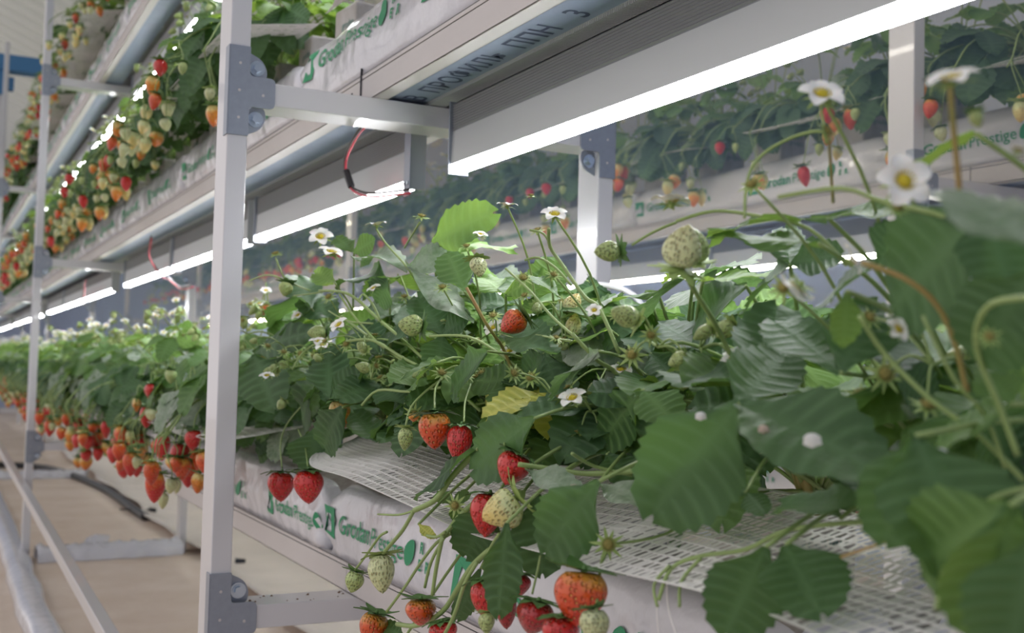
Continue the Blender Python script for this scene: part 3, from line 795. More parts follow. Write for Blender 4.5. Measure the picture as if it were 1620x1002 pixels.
def cubes_nets(x, cx, l, y0, y1, rack_nm, shelf, group, step=.27, nets=True, net0=None):
    y = y0; k = 0
    while y < y1:
        place_cube(cx, y, zbag(l)+BH-.004, rr.uniform(-.12, .12), 'square rockwool cube on the %s shelf of the %s rack, %s from the camera end' % (shelf, rack_nm, ordn(k)), group, y < 4)
        y += step*rr.uniform(.85, 1.15); k += 1
    if nets:
        y = net0 if net0 is not None else y0; k = 0
        while y < y1:
            place_net(net_far, x+.035, y, ztop(l)+.002, 'white support net on the %s shelf of the %s rack, %s from the camera end' % (shelf, rack_nm, ordn(k)), group.replace('cubes', 'nets')); y += 1.66; k += 1
cubes_nets(NEARX, CX+.02, 0, .5, 9, 'near', 'lower', 'cubes of the near lower shelf', nets=False)
cubes_nets(NEARX, CX+.02, 1, .9, 9, 'near', 'middle', 'cubes of the near middle shelf', net0=.42)
cubes_nets(NEARX, CX+.02, 2, 3.2, 9, 'near', 'top', 'cubes of the near top shelf', net0=3.1)
cubes_nets(FX, 1.735+CX-PX1-.03, 1, 1.25, 7, 'rear', 'middle', 'cubes of the rear middle shelf', net0=.9)
place_net(net_near, NEARX+.035, .26, ztop(0)+.006, 'white perforated netting draped over the nearest lower shelf, beneath the large berries', 'nets of the near lower shelf')
k = 0; y = 2.02
while y < 8:
    place_net(net_far, NEARX+.035, y, ztop(0)+.002, 'white netting on the lower shelf, %s strip beyond the front post' % ordn(k), 'nets of the near lower shelf'); y += 1.66; k += 1
row(CX, 0, 2.12, 14.5, 'near', 'lower', 'strawberry plants beyond the front post, lower shelf')
row(CX, 1, 2.33, 14.5, 'near', 'middle', 'strawberry plants on the near middle shelf', pool=protos_b)
row(CX, 2, 2.9, 14.5, 'near', 'top', 'strawberry plants on the near top shelf', step=.21, pool=protos_c)
row(1.735+CX-PX1, 1, 1.15, 11, 'rear', 'middle', 'strawberry plants on the rear middle shelf', step=.21, far_at=4.5, pool=protos_b)
row(1.735+CX-PX1, 0, 1.5, 7, 'rear', 'lower', 'strawberry plants on the rear lower shelf', step=.24, far_at=3.5)
def kill(o):
    for c in list(o.children): kill(c)
    bpy.data.objects.remove(o)
for p in protos+protos_b+protos_c: kill(p)
# ---------------------------------------------------------------- the plants nearest the camera, on the lower shelf
NEAR_Y = [.38, .57, .76, .95, 1.14, 1.34, 1.55, 1.78, 1.98]
NEAR_LB = ['strawberry plant with a grey mildewed leaf at the far right edge of the lower shelf',
 'blurred strawberry plant with an open white flower facing out, right foreground',
 'strawberry plant with two broad dark leaflets flecked with white, right foreground',
 'strawberry plant carrying a pale green berry above bright backlit leaves, right of centre',
 'strawberry plant with a large orange-red berry hanging below dull green leaves at bottom centre',
 'strawberry plant with a long truss of ripe and pale berries over the netting',
 'strawberry plant with an orange berry above and a ripe orange one below, centre',
 'strawberry plant with white flowers on top and leaves hanging past the netting end',
 'strawberry plant with a pair of red berries hanging just right of the front post']
NZ = ztop(0)
near = [thing('strawberry_plant', NEAR_LB[i], 'strawberry plant', (CX+.015, y, NZ), 'strawberry plants nearest the camera') for i, y in enumerate(NEAR_Y)]
def owner(p, bias=0):
    return min(near, key=lambda o: abs(o.location.y-(p.y*1.12+bias)))
for i, o in enumerate(near):                 # crowns and the inner foliage
    rnd = random.Random(300+i); m = MB()
    for k in range(7):
        a = rnd.uniform(0, 6.3); m.tube([(0, 0, -.01), (.012*math.cos(a), .012*math.sin(a), .012), (.02*math.cos(a), .02*math.sin(a), .035)], .006, .003, 6)
    build('crown', m, 'stemred', o, smooth=True)
    top = (0, 0, .10, .175, .19, .25, .27, .25, .21)[i]
    for k in range(13 if top > .15 else 0):   # tall leaves reaching up towards the lamp
        j = V((rnd.uniform(-.08, .12), rnd.uniform(-.11, .11), rnd.uniform(.13, top))); d = V((rnd.uniform(-1, .6), rnd.uniform(-1, 1), rnd.uniform(-.5, .25))); n = V((rnd.uniform(-.9, .1), rnd.uniform(-.8, .2), 1))
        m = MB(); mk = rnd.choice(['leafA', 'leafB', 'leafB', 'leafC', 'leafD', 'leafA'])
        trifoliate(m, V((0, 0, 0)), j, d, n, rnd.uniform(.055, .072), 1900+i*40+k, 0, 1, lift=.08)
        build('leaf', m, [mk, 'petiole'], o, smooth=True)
    for k in range(32 if i > 2 else 22):
        az = rnd.uniform(0, 2*PI); el = rnd.uniform(-.05, .95)
        x = rnd.uniform(-.15, .16); y = rnd.uniform(-.13, .13); z = rnd.uniform(.0 if x > -.08 else .04, (.195 if i > 2 else .13) if x > -.09 else .11)
        j = V((x, y, z)); d = V((x*2+rnd.uniform(-.08, .08), y*1.5, rnd.uniform(-.1, .06))); n = V((rnd.uniform(-.7, .1), rnd.uniform(-.7, .1), 1))
        m = MB(); mk = 'leafC' if z > .11 and rnd.random() < .6 else ('leafB' if z > .095 or rnd.random() < .15 else 'leafA')  # tone by height: lit top and shaded interior put into the leaf colour
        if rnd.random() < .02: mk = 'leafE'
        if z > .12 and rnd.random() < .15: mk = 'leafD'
        trifoliate(m, V((0, 0, 0)), j, d, n, rnd.uniform(.055, .075), 900+i*40+k, 0, 1)
        build('leaf', m, [mk, 'petiole'], o, smooth=True)
for i, o in enumerate(near):
    rnd = random.Random(500+i)
    for k in range(4):
        e = V((rnd.uniform(-.20, -.02), rnd.uniform(-.10, .10), rnd.uniform(.06, .17))); m = MB()
        m.tube([(0, 0, 0), (e.x*.35, e.y*.4, e.z*.75), (e.x*.8, e.y*.9, e.z*1.02), e], .0020, .0014, 6, 0)
        tips = []
        for q in range(4):
            f = e+V((rnd.uniform(-.045, .02), rnd.uniform(-.04, .04), rnd.uniform(-.03, .03)))
            m.tube([e, e.lerp(f, .5)+V((0, 0, .008)), f], .0010, .0008, 5, 0); tips.append(f)
        build('flower_stalk', m, 'petiole', o, smooth=True)
        for f in tips:
            u = rnd.random()
            if u < .4: add_berry(o, f-V((.004, 0, .006)), (rnd.uniform(-1, 0), rnd.uniform(-.6, .6), rnd.uniform(-.8, .3)), rnd.uniform(.006, .010), 'green', rnd.choice((0, 1)), 2, rnd.uniform(0, 6), 1.1)
            elif u < .50: add_flower(o, f, (rnd.uniform(-1, .2), -.4, 1), rnd.uniform(.011, .014), rnd.uniform(0, 6), True)
            else: add_flower(o, f, (rnd.uniform(-1, .2), rnd.uniform(-1, .2), rnd.uniform(.2, 1)), rnd.uniform(.010, .014), rnd.uniform(0, 6), False)
def loc(o, p): return V(p)-V(o.location)
def scale_at(p): return (V(p)-CAM).dot(Fv)/FPX   # metres per photo pixel there
# leaf: junction (px,py,X), leaflets [(tip px, tip py, X shift of the tip, width px)], material, how much it faces the aisle
LEAVES = [
 ((640,1010,.43), [(600,985,0,34)], 'leafA', .6),
 ((715,800,.46), [(690,775,0,26),(742,782,0,26),(730,830,0,22)], 'leafB', .7),
 ((662,830,.42), [(684,848,0,16)], 'leafE', .7),
 ((600,700,.52), [(560,655,0,50),(640,650,0,50)], 'leafA', .5),
 ((760,900,.46), [(720,985,0,40)], 'leafA', .7),
 ((1030,560,.58), [(1000,520,0,60),(1070,600,0,60),(960,590,0,50)], 'leafA', .5),
 ((1080,700,.55), [(1010,730,0,70),(1100,760,0,60)], 'leafA', .5),
 ((560,400,.58), [(530,372,0,34),(590,380,.02,44)], 'leafB', .6),
 ((850,470,.60), [(800,440,.0,60),(880,410,.02,60),(830,520,0,50)], 'leafB', .5),
 ((640,520,.56), [(590,540,0,50),(680,500,.02,50)], 'leafA', .5),
 ((1168,640,.45), [(1378,712,.0,165),(1030,818,-.02,165),(1240,560,.06,110)], 'leafA', .62),
 ((1205,612,.50), [(1058,572,0,112),(1232,470,.04,115)], 'leafA', .55),
 ((1330,590,.49), [(1225,500,0,110),(1390,470,.04,110)], 'leafA', .5),
 ((1212,866,.44), [(1150,1004,-.02,125)], 'leafA', .8),
 ((1244,862,.45), [(1300,968,-.01,135)], 'leafA', .75),
 ((1405,800,.47), [(1238,800,0,125),(1350,720,.03,110)], 'leafA', .5),
 ((1450,690,.41), [(1545,905,-.01,210),(1400,860,.0,120)], 'leafA', .6),
 ((1600,800,.385), [(1440,905,0,170),(1560,1010,0,180)], 'leafB', .6),
 ((1640,850,.37), [(1600,1040,0,190)], 'leafA', .6),
 ((1680,420,.35), [(1508,268,0,150)], 'leafD', .35),
 ((1560,335,.45), [(1395,490,0,190),(1600,470,0,150)], 'leafA', .65),
 ((1310,345,.50), [(1125,340,0,55),(1420,330,.02,90)], 'leafB', .35),
 ((1295,385,.50), [(1128,374,0,60)], 'leafB', .3),
 ((1112,446,.55), [(1220,428,.02,60),(1060,430,.03,50)], 'leafC', .3),
 ((1180,452,.58), [(1072,530,0,110)], 'leafA', .6),
 ((1100,432,.57), [(998,492,0,62)], 'leafD', .5),
 ((1040,462,.60), [(938,472,0,38)], 'leafB', .35),
 ((1012,607,.57), [(912,630,0,52)], 'leafC', .45),
 ((1016,618,.52), [(944,703,0,80),(1066,662,0,76)], 'leafB', .6),
 ((990,655,.60), [(912,674,0,50)], 'leafC', .4),
 ((1440,535,.60), [(1388,604,0,70)], 'leafC', .5),
 ((1510,560,.60), [(1440,612,0,90)], 'leafC', .5),
 ((1600,640,.45), [(1470,700,0,90),(1560,590,0,80)], 'leafB', .5),
 ((1340,462,.44), [(1338,546,0,52)], 'leafB', .8),
 ((1545,212,.46), [(1432,272,0,70)], 'leafC', .4),
 ((1640,430,.42), [(1535,575,0,150)], 'leafA', .6),
 ((1330,820,.50), [(1240,790,.0,90)], 'leafA', .4),
 ((1420,600,.52), [(1300,690,.02,120),(1480,640,.02,120),(1400,520,.04,110)], 'leafA', .5),
 ((1560,640,.50), [(1450,760,.02,150),(1600,740,.02,140)], 'leafA', .5),
 ((1120,560,.58), [(1040,500,.0,90),(1060,620,.0,90),(1190,520,.02,90)], 'leafA', .5),
 ((1250,420,.55), [(1170,480,.0,90),(1330,400,.02,90),(1240,350,.03,60)], 'leafA', .45),
 ((1390,420,.50), [(1290,470,.0,100),(1450,360,.02,100)], 'leafA', .5),
 ((948,762,.43), [(852,884,-.01,104)], 'leafA', .7),
 ((832,742,.45), [(922,772,0,46)], 'leafD', .5),
 ((846,662,.45), [(752,742,-.005,92)], 'leafA', .7),
 ((802,828,.41), [(790,972,0,60)], 'leafA', .85),
 ((850,782,.46), [(858,908,0,88)], 'leafA', .8),
 ((778,798,.45), [(735,884,0,78)], 'leafA', .8),
 ((946,766,.48), [(1042,806,0,58)], 'leafD', .45),
 ((792,530,.49), [(880,562,0,50)], 'leafA', .4),
 ((948,556,.50), [(862,604,0,66),(900,600,.0,50)], 'leafD', .5),
 ((754,712,.44), [(652,774,-.01,56)], 'leafA', .5),
 ((772,556,.49), [(708,618,0,72)], 'leafA', .65),
 ((692,574,.47), [(640,610,0,32)], 'leafB', .6),
 ((402,560,.49), [(432,642,-.005,80),(364,622,-.02,20),(468,518,.02,48)], 'leafA', .75),
 ((542,645,.49), [(500,716,0,66)], 'leafA', .8),
 ((505,598,.51), [(452,684,0,66)], 'leafA', .7),
 ((522,632,.50), [(518,548,.02,66),(570,592,.02,50)], 'leafA', .7),
 ((500,678,.52), [(498,744,0,84)], 'leafA', .85),
 ((492,488,.54), [(440,548,0,66),(470,430,.03,56)], 'leafA', .6),
 ((528,446,.54), [(495,430,0,36)], 'leafC', .7),
 ((682,386,.58), [(768,334,.03,74)], 'leafB', .72),
 ((646,425,.55), [(564,376,0,58),(712,396,.04,56),(738,486,.0,46)], 'leafD', .6),
 ((700,392,.62), [(806,374,.03,42)], 'leafC', .45),
 ((735,462,.53), [(704,388,0,56)], 'leafB', .6),
 ((614,442,.56), [(532,430,0,52),(600,480,.0,60)], 'leafA', .6),
 ((800,468,.58), [(856,430,.02,52),(760,430,.02,50)], 'leafC', .5),
 ((885,470,.56), [(840,430,.0,30),(930,500,.0,50)], 'leafB', .5),
 ((965,522,.56), [(905,536,0,44)], 'leafC', .5),
 ((600,560,.53), [(560,500,.0,60),(640,510,.0,60),(560,600,.0,60)], 'leafA', .6),
 ((700,530,.54), [(660,470,.0,60),(740,500,.02,60),(690,590,.0,60)], 'leafA', .5),
 ((860,560,.54), [(820,500,.0,60),(830,610,.0,70),(900,640,.0,60)], 'leafA', .5),
 ((640,640,.52), [(590,680,.0,55),(680,690,.02,50),(600,610,.0,50)], 'leafA', .6),
 ((480,460,.56), [(430,500,.0,60),(520,500,.0,60)], 'leafA', .5),
 ((800,610,.54), [(850,660,.0,60),(760,650,.0,50)], 'leafE', .6),
 ((960,720,.52), [(900,700,.0,60),(1000,760,.0,60)], 'leafA', .5),
 ((1180,780,.50), [(1110,750,.0,60),(1210,815,.0,45)], 'leafA', .5),
]
for i, (j, tips, mk, face) in enumerate(LEAVES):
    J = PX(*j); o = owner(J, .03); m = MB(); base = loc(o, J)
    n = (-Fv)*face+V((0, 0, 1))*(1-face)
    rnd = random.Random(i)
    m.tube(arc((rnd.uniform(-.01, .01), rnd.uniform(-.01, .01), .01), base, .12), .0023, .0014, 6, 1)
    for q, (tx, ty, dx, wp) in enumerate(tips):
        T = PX(tx, ty, j[2]+dx); d = T-J; L = d.length
        W = wp*scale_at((T+J)/2)*1.08
        nn = n+V((rnd.uniform(-.12, .12), rnd.uniform(-.12, .12), 0))
        leaflet(m, base, d, nn, L, W, rnd.uniform(.10, .28), rnd.uniform(-.02, .16), 700+i*5+q, 8 if L > .05 else 6, 0, 4)
    build('leaf', m, [mk, 'petiole'], o, smooth=True)
# stalks: X at start, X at end, radius px, points, material
STEMS = [
 (.50,.56,3.4,[(505,460),(540,462),(565,474),(593,500),(645,545),(690,590),(720,640)],'petiole'),
 (.50,.53,2.8,[(537,466),(560,500),(595,540),(615,556)],'petiole'),
 (.49,.56,3.6,[(548,540),(590,539),(640,568),(700,600),(760,650)],'petiole'),
 (.50,.52,2.6,[(568,474),(575,466),(590,482),(602,508)],'petiole'),
 (.52,.56,2.6,[(595,362),(610,385),(640,418),(655,440)],'petiole'),
 (.55,.57,2.6,[(664,352),(650,375),(640,392)],'petiole'),
 (.48,.56,4.2,[(738,455),(768,510),(785,535),(800,560),(830,640)],'stemred'),
 (.50,.56,3.2,[(680,532),(740,533),(790,560),(840,600)],'petiole'),
 (.50,.55,4.6,[(868,362),(870,390),(890,420),(925,470),(948,488),(980,560)],'petiole'),
 (.51,.53,2.8,[(838,364),(860,370),(872,392)],'petiole'),
 (.50,.53,3.0,[(830,412),(852,408),(880,425),(904,452)],'petiole'),
 (.49,.56,5.2,[(905,528),(945,570),(978,595),(1020,680)],'petiole'),
 (.50,.52,3.0,[(800,425),(840,462),(872,500),(908,532)],'petiole'),
 (.50,.50,2.4,[(848,530),(875,535),(905,540)],'petiole'),
 (.46,.56,6.5,[(1082,432),(1105,470),(1130,510),(1155,560),(1190,640)],'petiole'),
 (.47,.50,3.6,[(1000,388),(1020,375),(1045,362),(1070,352)],'petiole'),
 (.45,.50,4.2,[(1178,345),(1180,300),(1190,265),(1215,238),(1260,215),(1300,208),(1308,226)],'petiole'),
 (.45,.45,3.8,[(1298,162),(1300,180),(1304,200)],'petiole'),
 (.45,.50,4.0,[(1311,215),(1314,260),(1318,320)],'stemred'),
 (.47,.53,4.5,[(1070,350),(1130,334),(1200,342),(1280,362),(1340,420)],'petiole'),
 (.42,.47,6.0,[(1232,312),(1330,298),(1400,320),(1500,345),(1560,392),(1600,470)],'petiole'),
 (.38,.42,7.5,[(1503,140),(1508,200),(1514,260),(1520,330)],'stemred'),
 (.41,.47,7.0,[(1362,415),(1430,440),(1480,480),(1510,540),(1530,620)],'stemred'),
 (.42,.48,6.5,[(1360,500),(1400,560),(1470,630),(1550,690),(1620,760)],'petiole'),
 (.39,.45,8.5,[(1640,470),(1570,480),(1545,520),(1550,570),(1580,640),(1610,720)],'petiole'),
 (.42,.47,5.0,[(1460,500),(1510,600),(1560,660),(1590,740)],'petiole'),
 (.38,.44,7.5,[(1482,965),(1500,880),(1530,820),(1580,785),(1640,770)],'petiole'),
 (.44,.50,5.5,[(1042,950),(1062,900),(1110,880),(1180,870),(1250,838),(1380,825)],'petiole'),
 (.44,.45,4.0,[(1040,960),(1035,925),(1060,895)],'petiole'),
 (.44,.46,4.5,[(1075,960),(1078,920),(1110,882)],'petiole'),
 (.45,.47,4.0,[(1330,882),(1400,858),(1440,845)],'stemred'),
 (.42,.45,7.0,[(655,808),(690,790),(715,755),(752,716)],'petiole'),
 (.42,.42,2.6,[(598,814),(630,815),(655,808)],'petiole'),
 (.42,.42,5.0,[(655,808),(638,838),(618,862),(606,876)],'petiole'),
 (.42,.42,3.0,[(562,902),(580,878),(600,850),(612,842)],'petiole'),
 (.42,.43,3.6,[(612,968),(640,930),(665,892),(690,860),(712,845)],'petiole'),
 (.42,.46,8.0,[(700,850),(712,838),(730,815),(760,790)],'petiole'),
 (.42,.42,5.0,[(684,942),(690,900),(700,850)],'petiole'),
 (.42,.42,4.0,[(672,930),(682,890),(702,852)],'petiole'),
 (.42,.42,3.6,[(668,846),(690,850),(704,842)],'petiole'),
 (.42,.45,6.0,[(628,988),(660,990),(700,968),(725,930),(748,895),(775,870)],'petiole'),
 (.42,.43,4.6,[(700,1010),(718,975),(735,925),(755,890)],'petiole'),
 (.44,.50,2.8,[(688,646),(689,615),(703,592)],'petiole'),
 (.45,.50,2.8,[(642,674),(650,645),(675,618),(706,596)],'petiole'),
 (.46,.50,2.6,[(734,668),(736,635),(745,608)],'petiole'),
 (.49,.53,2.0,[(446,740),(444,700),(456,668),(480,640)],'petiole'),
 (.49,.53,2.0,[(487,738),(482,705),(472,680)],'petiole'),
 (.50,.52,2.0,[(436,408),(446,432),(452,444)],'petiole'),
 (.50,.53,2.2,[(395,444),(425,435),(455,446),(490,460)],'petiole'),
 (.50,.52,2.2,[(465,468),(490,465),(510,462)],'petiole'),
 (.49,.52,2.6,[(462,585),(478,560),(498,545)],'petiole'),
 (.42,.47,4.4,[(944,965),(946,930),(952,890),(966,862)],'petiole'),
 (.44,.52,6.5,[(820,735),(870,742),(930,750),(1010,745)],'petiole'),
 (.46,.52,4.5,[(905,718),(940,738),(1000,752)],'petiole'),
 (.47,.50,3.4,[(1110,805),(1108,780),(1104,745)],'petiole'),
 (.49,.53,3.2,[(572,642),(598,618),(650,620),(705,612)],'petiole'),
 (.49,.51,2.0,[(520,492),(550,508),(590,512)],'petiole'),
 (.51,.54,3.0,[(540,500),(600,545),(680,600)],'petiole'),
 (.44,.47,3.0,[(798,712),(800,690),(815,660)],'petiole'),
 (.43,.46,4.6,[(790,845),(775,870),(765,900)],'petiole'),
 (.43,.45,3.0,[(842,940),(850,905),(855,880)],'petiole'),
 (.43,.45,3.4,[(905,890),(900,870),(890,840)],'petiole'),
]
for x0, x1, rp, pts, mk in STEMS:
    n = len(pts); W = [PX(p[0], p[1], x0+(x1-x0)*i/(n-1)) for i, p in enumerate(pts)]
    o = owner(W[-1], 0); m = MB(); r = rp*scale_at(W[0])*.62
    P = [loc(o, q) for q in W]
    m.tube(P, r, r*1.15, 7); build('fruit_stalk', m, mk, o, smooth=True)
# berries: px, py, width, height, kind, shape, X, tip angle in degrees (270 hangs), calyx kind
BERR = [
 (445,768,42,54,'red',0,.49,268,0),(488,763,52,50,'red',1,.49,272,0),
 (688,678,55,66,'ored',2,.44,272,0),(728,694,40,56,'red',1,.455,265,0),
 (812,740,62,62,'red',0,.45,245,0),(772,806,56,64,'red',1,.45,262,0),(795,803,64,70,'yellow',3,.43,215,3),
 (768,945,52,70,'red',2,.44,275,0),(846,975,68,62,'dark',0,.43,255,0),(920,935,82,82,'ored',1,.425,262,1),(816,925,48,44,'dark',0,.46,268,0),
 (666,967,54,44,'ored',0,.42,270,1),(590,992,50,56,'ored',2,.42,255,1),(702,1000,48,44,'red',0,.43,280,0),(888,996,60,52,'red',1,.415,268,0),
 (770,985,30,38,'green',0,.41,272,2),(940,984,46,52,'pale',1,.405,275,1),(800,965,40,60,'dark',2,.45,275,0),
 (604,905,46,66,'pale',2,.42,275,2),(560,920,34,38,'green',0,.42,255,1),(642,691,26,34,'green',1,.44,265,2),
 (816,508,46,38,'ored',1,.50,215,1),(650,515,36,44,'green',0,.49,170,1),(505,527,28,28,'green',1,.50,180,1),(452,457,24,26,'green',0,.50,260,1),
 (757,422,30,36,'pale',0,.52,280,2),(905,482,32,40,'yellow',2,.56,60,2),(908,515,28,42,'yellow',0,.56,80,2),
 (1079,398,62,66,'pale',1,.46,80,3),(962,398,36,48,'green',2,.47,185,1),
 (538,655,38,56,'orange',2,.51,275,0),(445,640,16,20,'green',0,.48,235,2),
 (655,660,18,14,'orange',0,.48,270,1),(1545,188,26,34,'green',0,.40,275,1),(1100,395,44,54,'green',1,.50,100,2),
]
for px, py, wd, ht, kd, sh, X, ang, cl in BERR:
    p = PX(px, py, X); o = owner(p, 0); s = scale_at(p); a = math.radians(ang)
    d = R2*math.cos(a)+U2*math.sin(a)+(-Fv)*.12
    r = wd*s/2*1.16; lg = ht/wd/1.12
    if kd in ('pale', 'green'): d = d+(-Fv)*.25
    add_berry(o, loc(o, p), d, r, kd, sh, cl, spin=px*.1, long=max(.78, lg*.98))
# flowers: px, py, diameter, X, (toward camera, up, right), petals
FLW = [
 (507,376,42,.50,(.75,.75,.1),1),(524,401,44,.50,(.35,1,.3),1),(802,326,36,.54,(.1,1,.1),1),(877,341,46,.50,(.55,.85,0),1),(596,357,38,.52,(.05,1,-.1),1),
 (738,390,30,.53,(.5,1,0),0),(592,457,26,.53,(.4,.9,-.4),1),(1300,152,78,.45,(.75,.8,.05),1),(1430,288,92,.42,(1,.25,0),1),(1265,452,70,.43,(-.4,-.6,-.5),1),
 (1345,412,56,.43,(.2,.4,.8),1),(1062,322,66,.45,(-.1,1,.1),1),(1505,128,88,.385,(.35,1,-.3),1),(1420,522,44,.45,(.6,.3,.2),1),(840,310,26,.54,(.2,1,0),0),
 (436,402,30,.50,(.4,1,-.2),0),(667,343,36,.55,(.3,1,.2),0),(1308,208,52,.45,(.6,.4,.6),0),(962,862,62,.44,(1,.2,.1),0),(880,535,30,.49,(.4,.8,.2),0),
 (548,545,34,.49,(.6,.5,-.3),0),(520,470,32,.49,(.6,.6,-.4),0),(545,360,1,.5,(0,1,0),0),(828,440,40,.51,(.7,.6,.1),0),(850,365,36,.52,(.3,1,-.3),0),(876,435,34,.52,(.7,.7,.2),0),
 (1565,533,50,.40,(.9,.5,-.2),0),(975,500,34,.50,(.8,.6,0),0),(1030,530,44,.50,(1,.3,0),0),(940,492,28,.50,(.8,.7,-.3),1),(700,455,34,.53,(.5,.8,0),0),
 (645,690,1,.5,(0,1,0),0),(720,800,44,.43,(.9,.1,-.3),0),(1240,455,60,.44,(.7,.3,-.3),0),(655,655,40,.48,(.9,-.2,0),0),(690,650,1,.5,(0,1,0),0),
 (1190,292,54,.45,(.7,.7,-.5),0),(1420,330,50,.42,(.6,.8,0),0),(1095,440,1,.5,(0,1,0),0),(1610,240,60,.39,(.3,1,.3),0),
 (760,372,26,.55,(.4,1,.2),1),(830,468,30,.50,(.5,.8,-.3),0),(640,470,30,.53,(.4,.9,0),0),
]
for px, py, dm, X, (a, b, c), pet in FLW:
    if dm < 2: continue
    p = PX(px, py, X); o = owner(p, 0); s = scale_at(p)
    add_flower(o, loc(o, p), (-Fv)*a+U2*b+R2*c, dm*s/2*.98, px*.3, bool(pet))
    if (px+py) % 3 == 0:          # a thin stalk down to the plant
        m = MB(); q = loc(o, p); m.tube([q, q*.75+V((0, 0, q.z*.05)), q*.4+V((-.01, .01, .015)), V((0, 0, .01))], .0011, .0016, 5); build('flower_stalk', m, 'petiole', o, smooth=True)
# fallen white petals on the two broad dark leaflets
for px, py, dm, X, nm in ((1275,693,30,.435,'white petal lying on the broad dark right foreground leaflet'),(1200,676,18,.437,'small brownish petal lying left of the white one on the broad leaflet'),
                      (1103,656,18,.44,'white petal scrap on the left broad leaflet in the right foreground'),(907,770,20,.432,'dried petal scrap resting on the dull leaf at bottom centre'),
                      (1425,726,16,.43,'tiny white petal scrap on the darkest leaf at the right'),(1472,712,22,.43,'pointed white petal scrap beside the darkest leaf at the right')):
    p = PX(px, py, X)-Fv*.012; s = scale_at(p); r = dm*s/2; m = MB(); n = 12
    m.add([p+R2*(r*math.cos(2*PI*k/n)*(1+.2*math.sin(3*k)))+U2*(r*.8*math.sin(2*PI*k/n))-Fv*(.002*(k % 2)) for k in range(n)]+[p-Fv*.003], [(k, (k+1) % n, n) for k in range(n)])
    o = build('fallen_petal', m, 'petal' if nm.startswith('white') or 'white petal' in nm else 'dry', smooth=True); tag(o, nm, 'petal')
# red and green berries of the plants past the post, seen large enough to place
rowp = [o for o in COL.objects if o.parent is None and o.get('group') == 'strawberry plants beyond the front post, lower shelf' and o.location.y < 7]
mid = [(288,740,34,40,'ored',0),(285,716,34,34,'red',1),(257,706,32,44,'red',2),(306,695,32,34,'red',0),(232,658,28,36,'red',2),(238,618,26,26,'red',0),(168,677,22,26,'red',0),
 (136,730,24,20,'orange',1),(124,731,18,18,'orange',0),(128,671,24,22,'red',0),(116,692,24,24,'dark',1),(77,651,20,20,'red',0),(66,676,16,20,'orange',1),(216,640,16,24,'orange',0),
 (240,655,26,22,'pale',0),(156,700,22,26,'yellow',1),(270,595,22,24,'green',0),(300,618,24,26,'ored',1),(205,690,24,24,'yellow',0),(418,489,30,20,'ored',1),(57,620,14,16,'red',0),(30,630,16,18,'red',0),(12,602,16,18,'ored',0)]
for px, py, wd, ht, kd, sh in mid:
    p = PX(px, py, .46 if px < 400 else .58); s = scale_at(p); o = min(rowp, key=lambda q: abs(q.location.y-p.y))
    Mx = Matrix.LocRotScale(o.location, o.rotation_euler.to_quaternion(), o.scale).inverted()
    q = Mx @ p; r = wd*s/2/o.scale.x
    add_berry(o, q, (0, 0, -1), r, kd, sh, 1, px*.1, ht/wd)
    m = MB(); m.tube([q+V((0, 0, r*.8)), q+V((.004, 0, .04)), V((q.x+.03, q.y, .03)), V((q.x*.4, q.y*.4, .05)), V((0, 0, 0))], .0013, .0018, 5)
    build('fruit_stalk', m, 'petiole', o, smooth=True)
# white string, hose, floor clutter
m = MB(); m.tube([PX(1052,925,.47), PX(1040,965,.45), PX(1044,1010,.45)], .0007, sides=5); m.tube([PX(1055,928,.47), PX(1058,965,.45), PX(1072,1010,.45)], .0007, sides=5)
m.tube([PX(1055,928,.47), PX(1056,900,.50)], .0007, sides=5)
tag(build('string', m, 'net', smooth=True), 'thin white string hanging below the edge of the netting at bottom centre', 'string')
m = MB(); m.tube([PX(845,560,.98), PX(880,490,.97), PX(905,462,.96), PX(935,451,.95), PX(975,455,.95), PX(1010,475,.96), PX(1040,540,.98)], .0045, sides=8)
tag(build('hose', m, 'hose', smooth=True), 'thin white hose arching in front of the rear post', 'hose')
FZ = .003
def film_strip(name, pts, wd, label, matk='bag', h=.03, seed=0):
    m = MB(); n = 40; vs = []; P = [V(p) for p in pts]; seg = len(P)-1
    for i in range(n+1):
        t = i/n*seg; k = min(int(t), seg-1); p = P[k].lerp(P[k+1], t-k); d = (P[k+1]-P[k]).normalized(); s_ = V((-d.y, d.x, 0))
        for q in range(9):
            a = PI*q/8; w_ = wd/2*(1+.22*noise.noise(V((i*.35, q*.2, seed)))); z = h*math.sin(a)**.7*(1+.35*noise.noise(V((i*.5, q*.7, seed+4))))
            vs.append(p+s_*(w_*math.cos(a))+V((0, 0, z+.002)))
    m.add(vs, [(i*9+q, i*9+q+1, (i+1)*9+q+1, (i+1)*9+q) for i in range(n) for q in range(8)])
    return tag(build(name, m, matk, smooth=True), label, 'film')
film_strip('film_roll', [(.345, 2.4, 0), (.335, 4, 0), (.345, 5, 0), (.36, 7.5, 0), (.37, 11, 0)], .10, 'crumpled white film running along the floor at the lower left edge', h=.05, seed=2)
film_strip('film_roll', [(.42, 5.02, 0), (.7, 5.03, 0), (1.0, 5.05, 0)], .13, 'crumpled white film wrapped over a low sill between the feet of the second frame', h=.06, seed=5)
film_strip('film_roll', [(.42, 8.45, 0), (1.0, 8.47, 0)], .14, 'crumpled white film over the sill of the third frame, far left', h=.05, seed=7)
m = MB(); nx, ny_ = 30, 60; vs = []
for i in range(ny_+1):
    for k in range(nx+1):
        y = 1+i*.2; x = 1.04+k*.05; vs.append((x+(.02*math.sin(y*3)+.015*math.sin(y*7) if k == 0 else 0), y, .012+.006*noise.noise(V((x*6, y*1.3, 1)))+(.030 if k == 0 else (.015 if k == 1 else 0))))
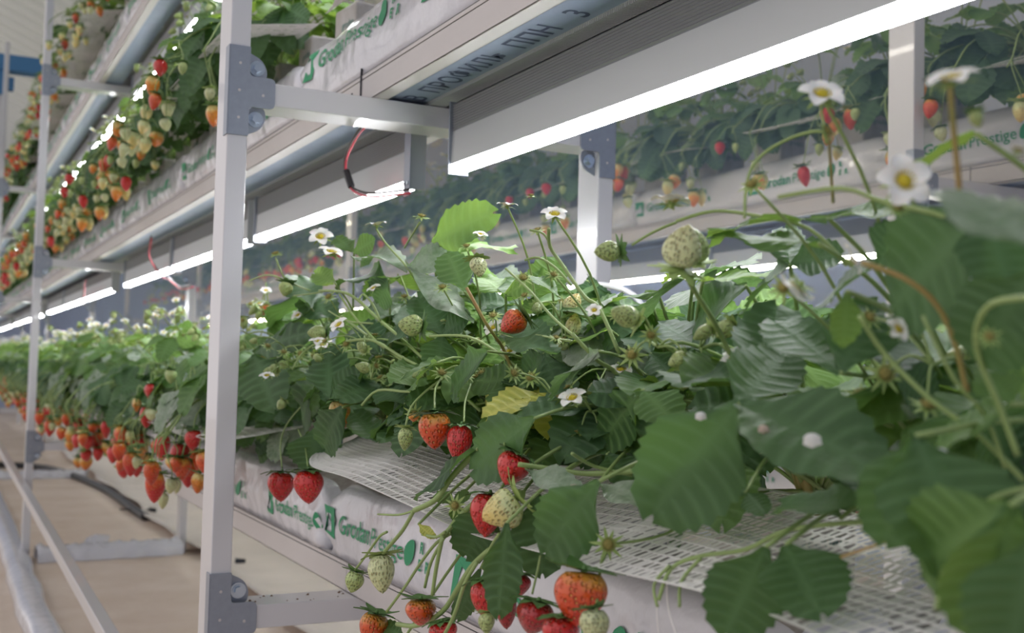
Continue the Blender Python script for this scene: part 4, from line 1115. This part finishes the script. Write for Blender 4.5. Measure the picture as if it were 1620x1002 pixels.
m.add(vs, [(i*(nx+1)+k, i*(nx+1)+k+1, (i+1)*(nx+1)+k+1, (i+1)*(nx+1)+k) for i in range(ny_) for k in range(nx)])
o = build('aisle_film', m, 'film', smooth=True); s_ = o.modifiers.new('solid', 'SOLIDIFY'); s_.thickness = .003
tag(o, 'pale rippled film covering the floor of the rear aisle behind the rack feet', 'film')
m = MB(); m.tube([(-.6, 9.6, .02), (.3, 9.3, .03), (.8, 9.0, .02), (1.0, 7.6, .02), (1.02, 6.4, .02), (1.03, 6.1, .02)], .022, sides=8)
tag(build('hose', m, 'plug', smooth=True), 'dark hose lying on the floor under the rack, far left', 'hose')
m = MB(); a = PZ(190, 806, .02); b = PZ(236, 808, .03); m.tube([a, (a+b)/2, b], .006, sides=6); m.tube([b, b+V((.03, -.02, 0))], .017, .014, 8)
tag(build('pipe_stub', m, 'plug', smooth=True), 'short black pipe stub lying on the floor left of the front post', 'pipe')
p = PZ(372, 888, .02); m = MB(); m.tube([p, p+V((.04, -.01, 0))], .012, .008, 8)
tag(build('pipe_stub', m, 'plug', smooth=True), 'black pipe end on the floor just right of the front post', 'pipe')
p = PZ(150, 858, .02); m = MB(); m.add([p+V((-.05, -.03, 0)), p+V((.05, -.05, 0)), p+V((.07, .05, .02)), p+V((-.03, .06, .01)), p+V((0, 0, .035))], [(0, 1, 4), (1, 2, 4), (2, 3, 4), (3, 0, 4), (3, 2, 1, 0)])
tag(build('film_scrap', m, 'bag'), 'small folded white film scrap on the beige floor', 'scrap')
# dirt crumbs on the nearest crossbar
rnd = random.Random(5)
for k in range(16):
    x = rnd.uniform(.43, .585); y = rnd.uniform(Y1+.006, Y1+.06); r = rnd.uniform(.0012, .0032); m = MB()
    m.add([(x+r*a, y+r*b, LV[0]+.017+r*.6*c) for a, b, c in ((1, .2, 0), (-.3, 1, 0), (-1, -.4, 0), (.3, -1, 0), (.1, .1, 1.3))], [(0, 1, 4), (1, 2, 4), (2, 3, 4), (3, 0, 4), (3, 2, 1, 0)])
    o = build('dirt_crumb', m, 'dirt'); tag(o, 'small brown crumb of dirt on the lowest nearest crossbar', 'crumb', 'crumbs on the nearest crossbar')
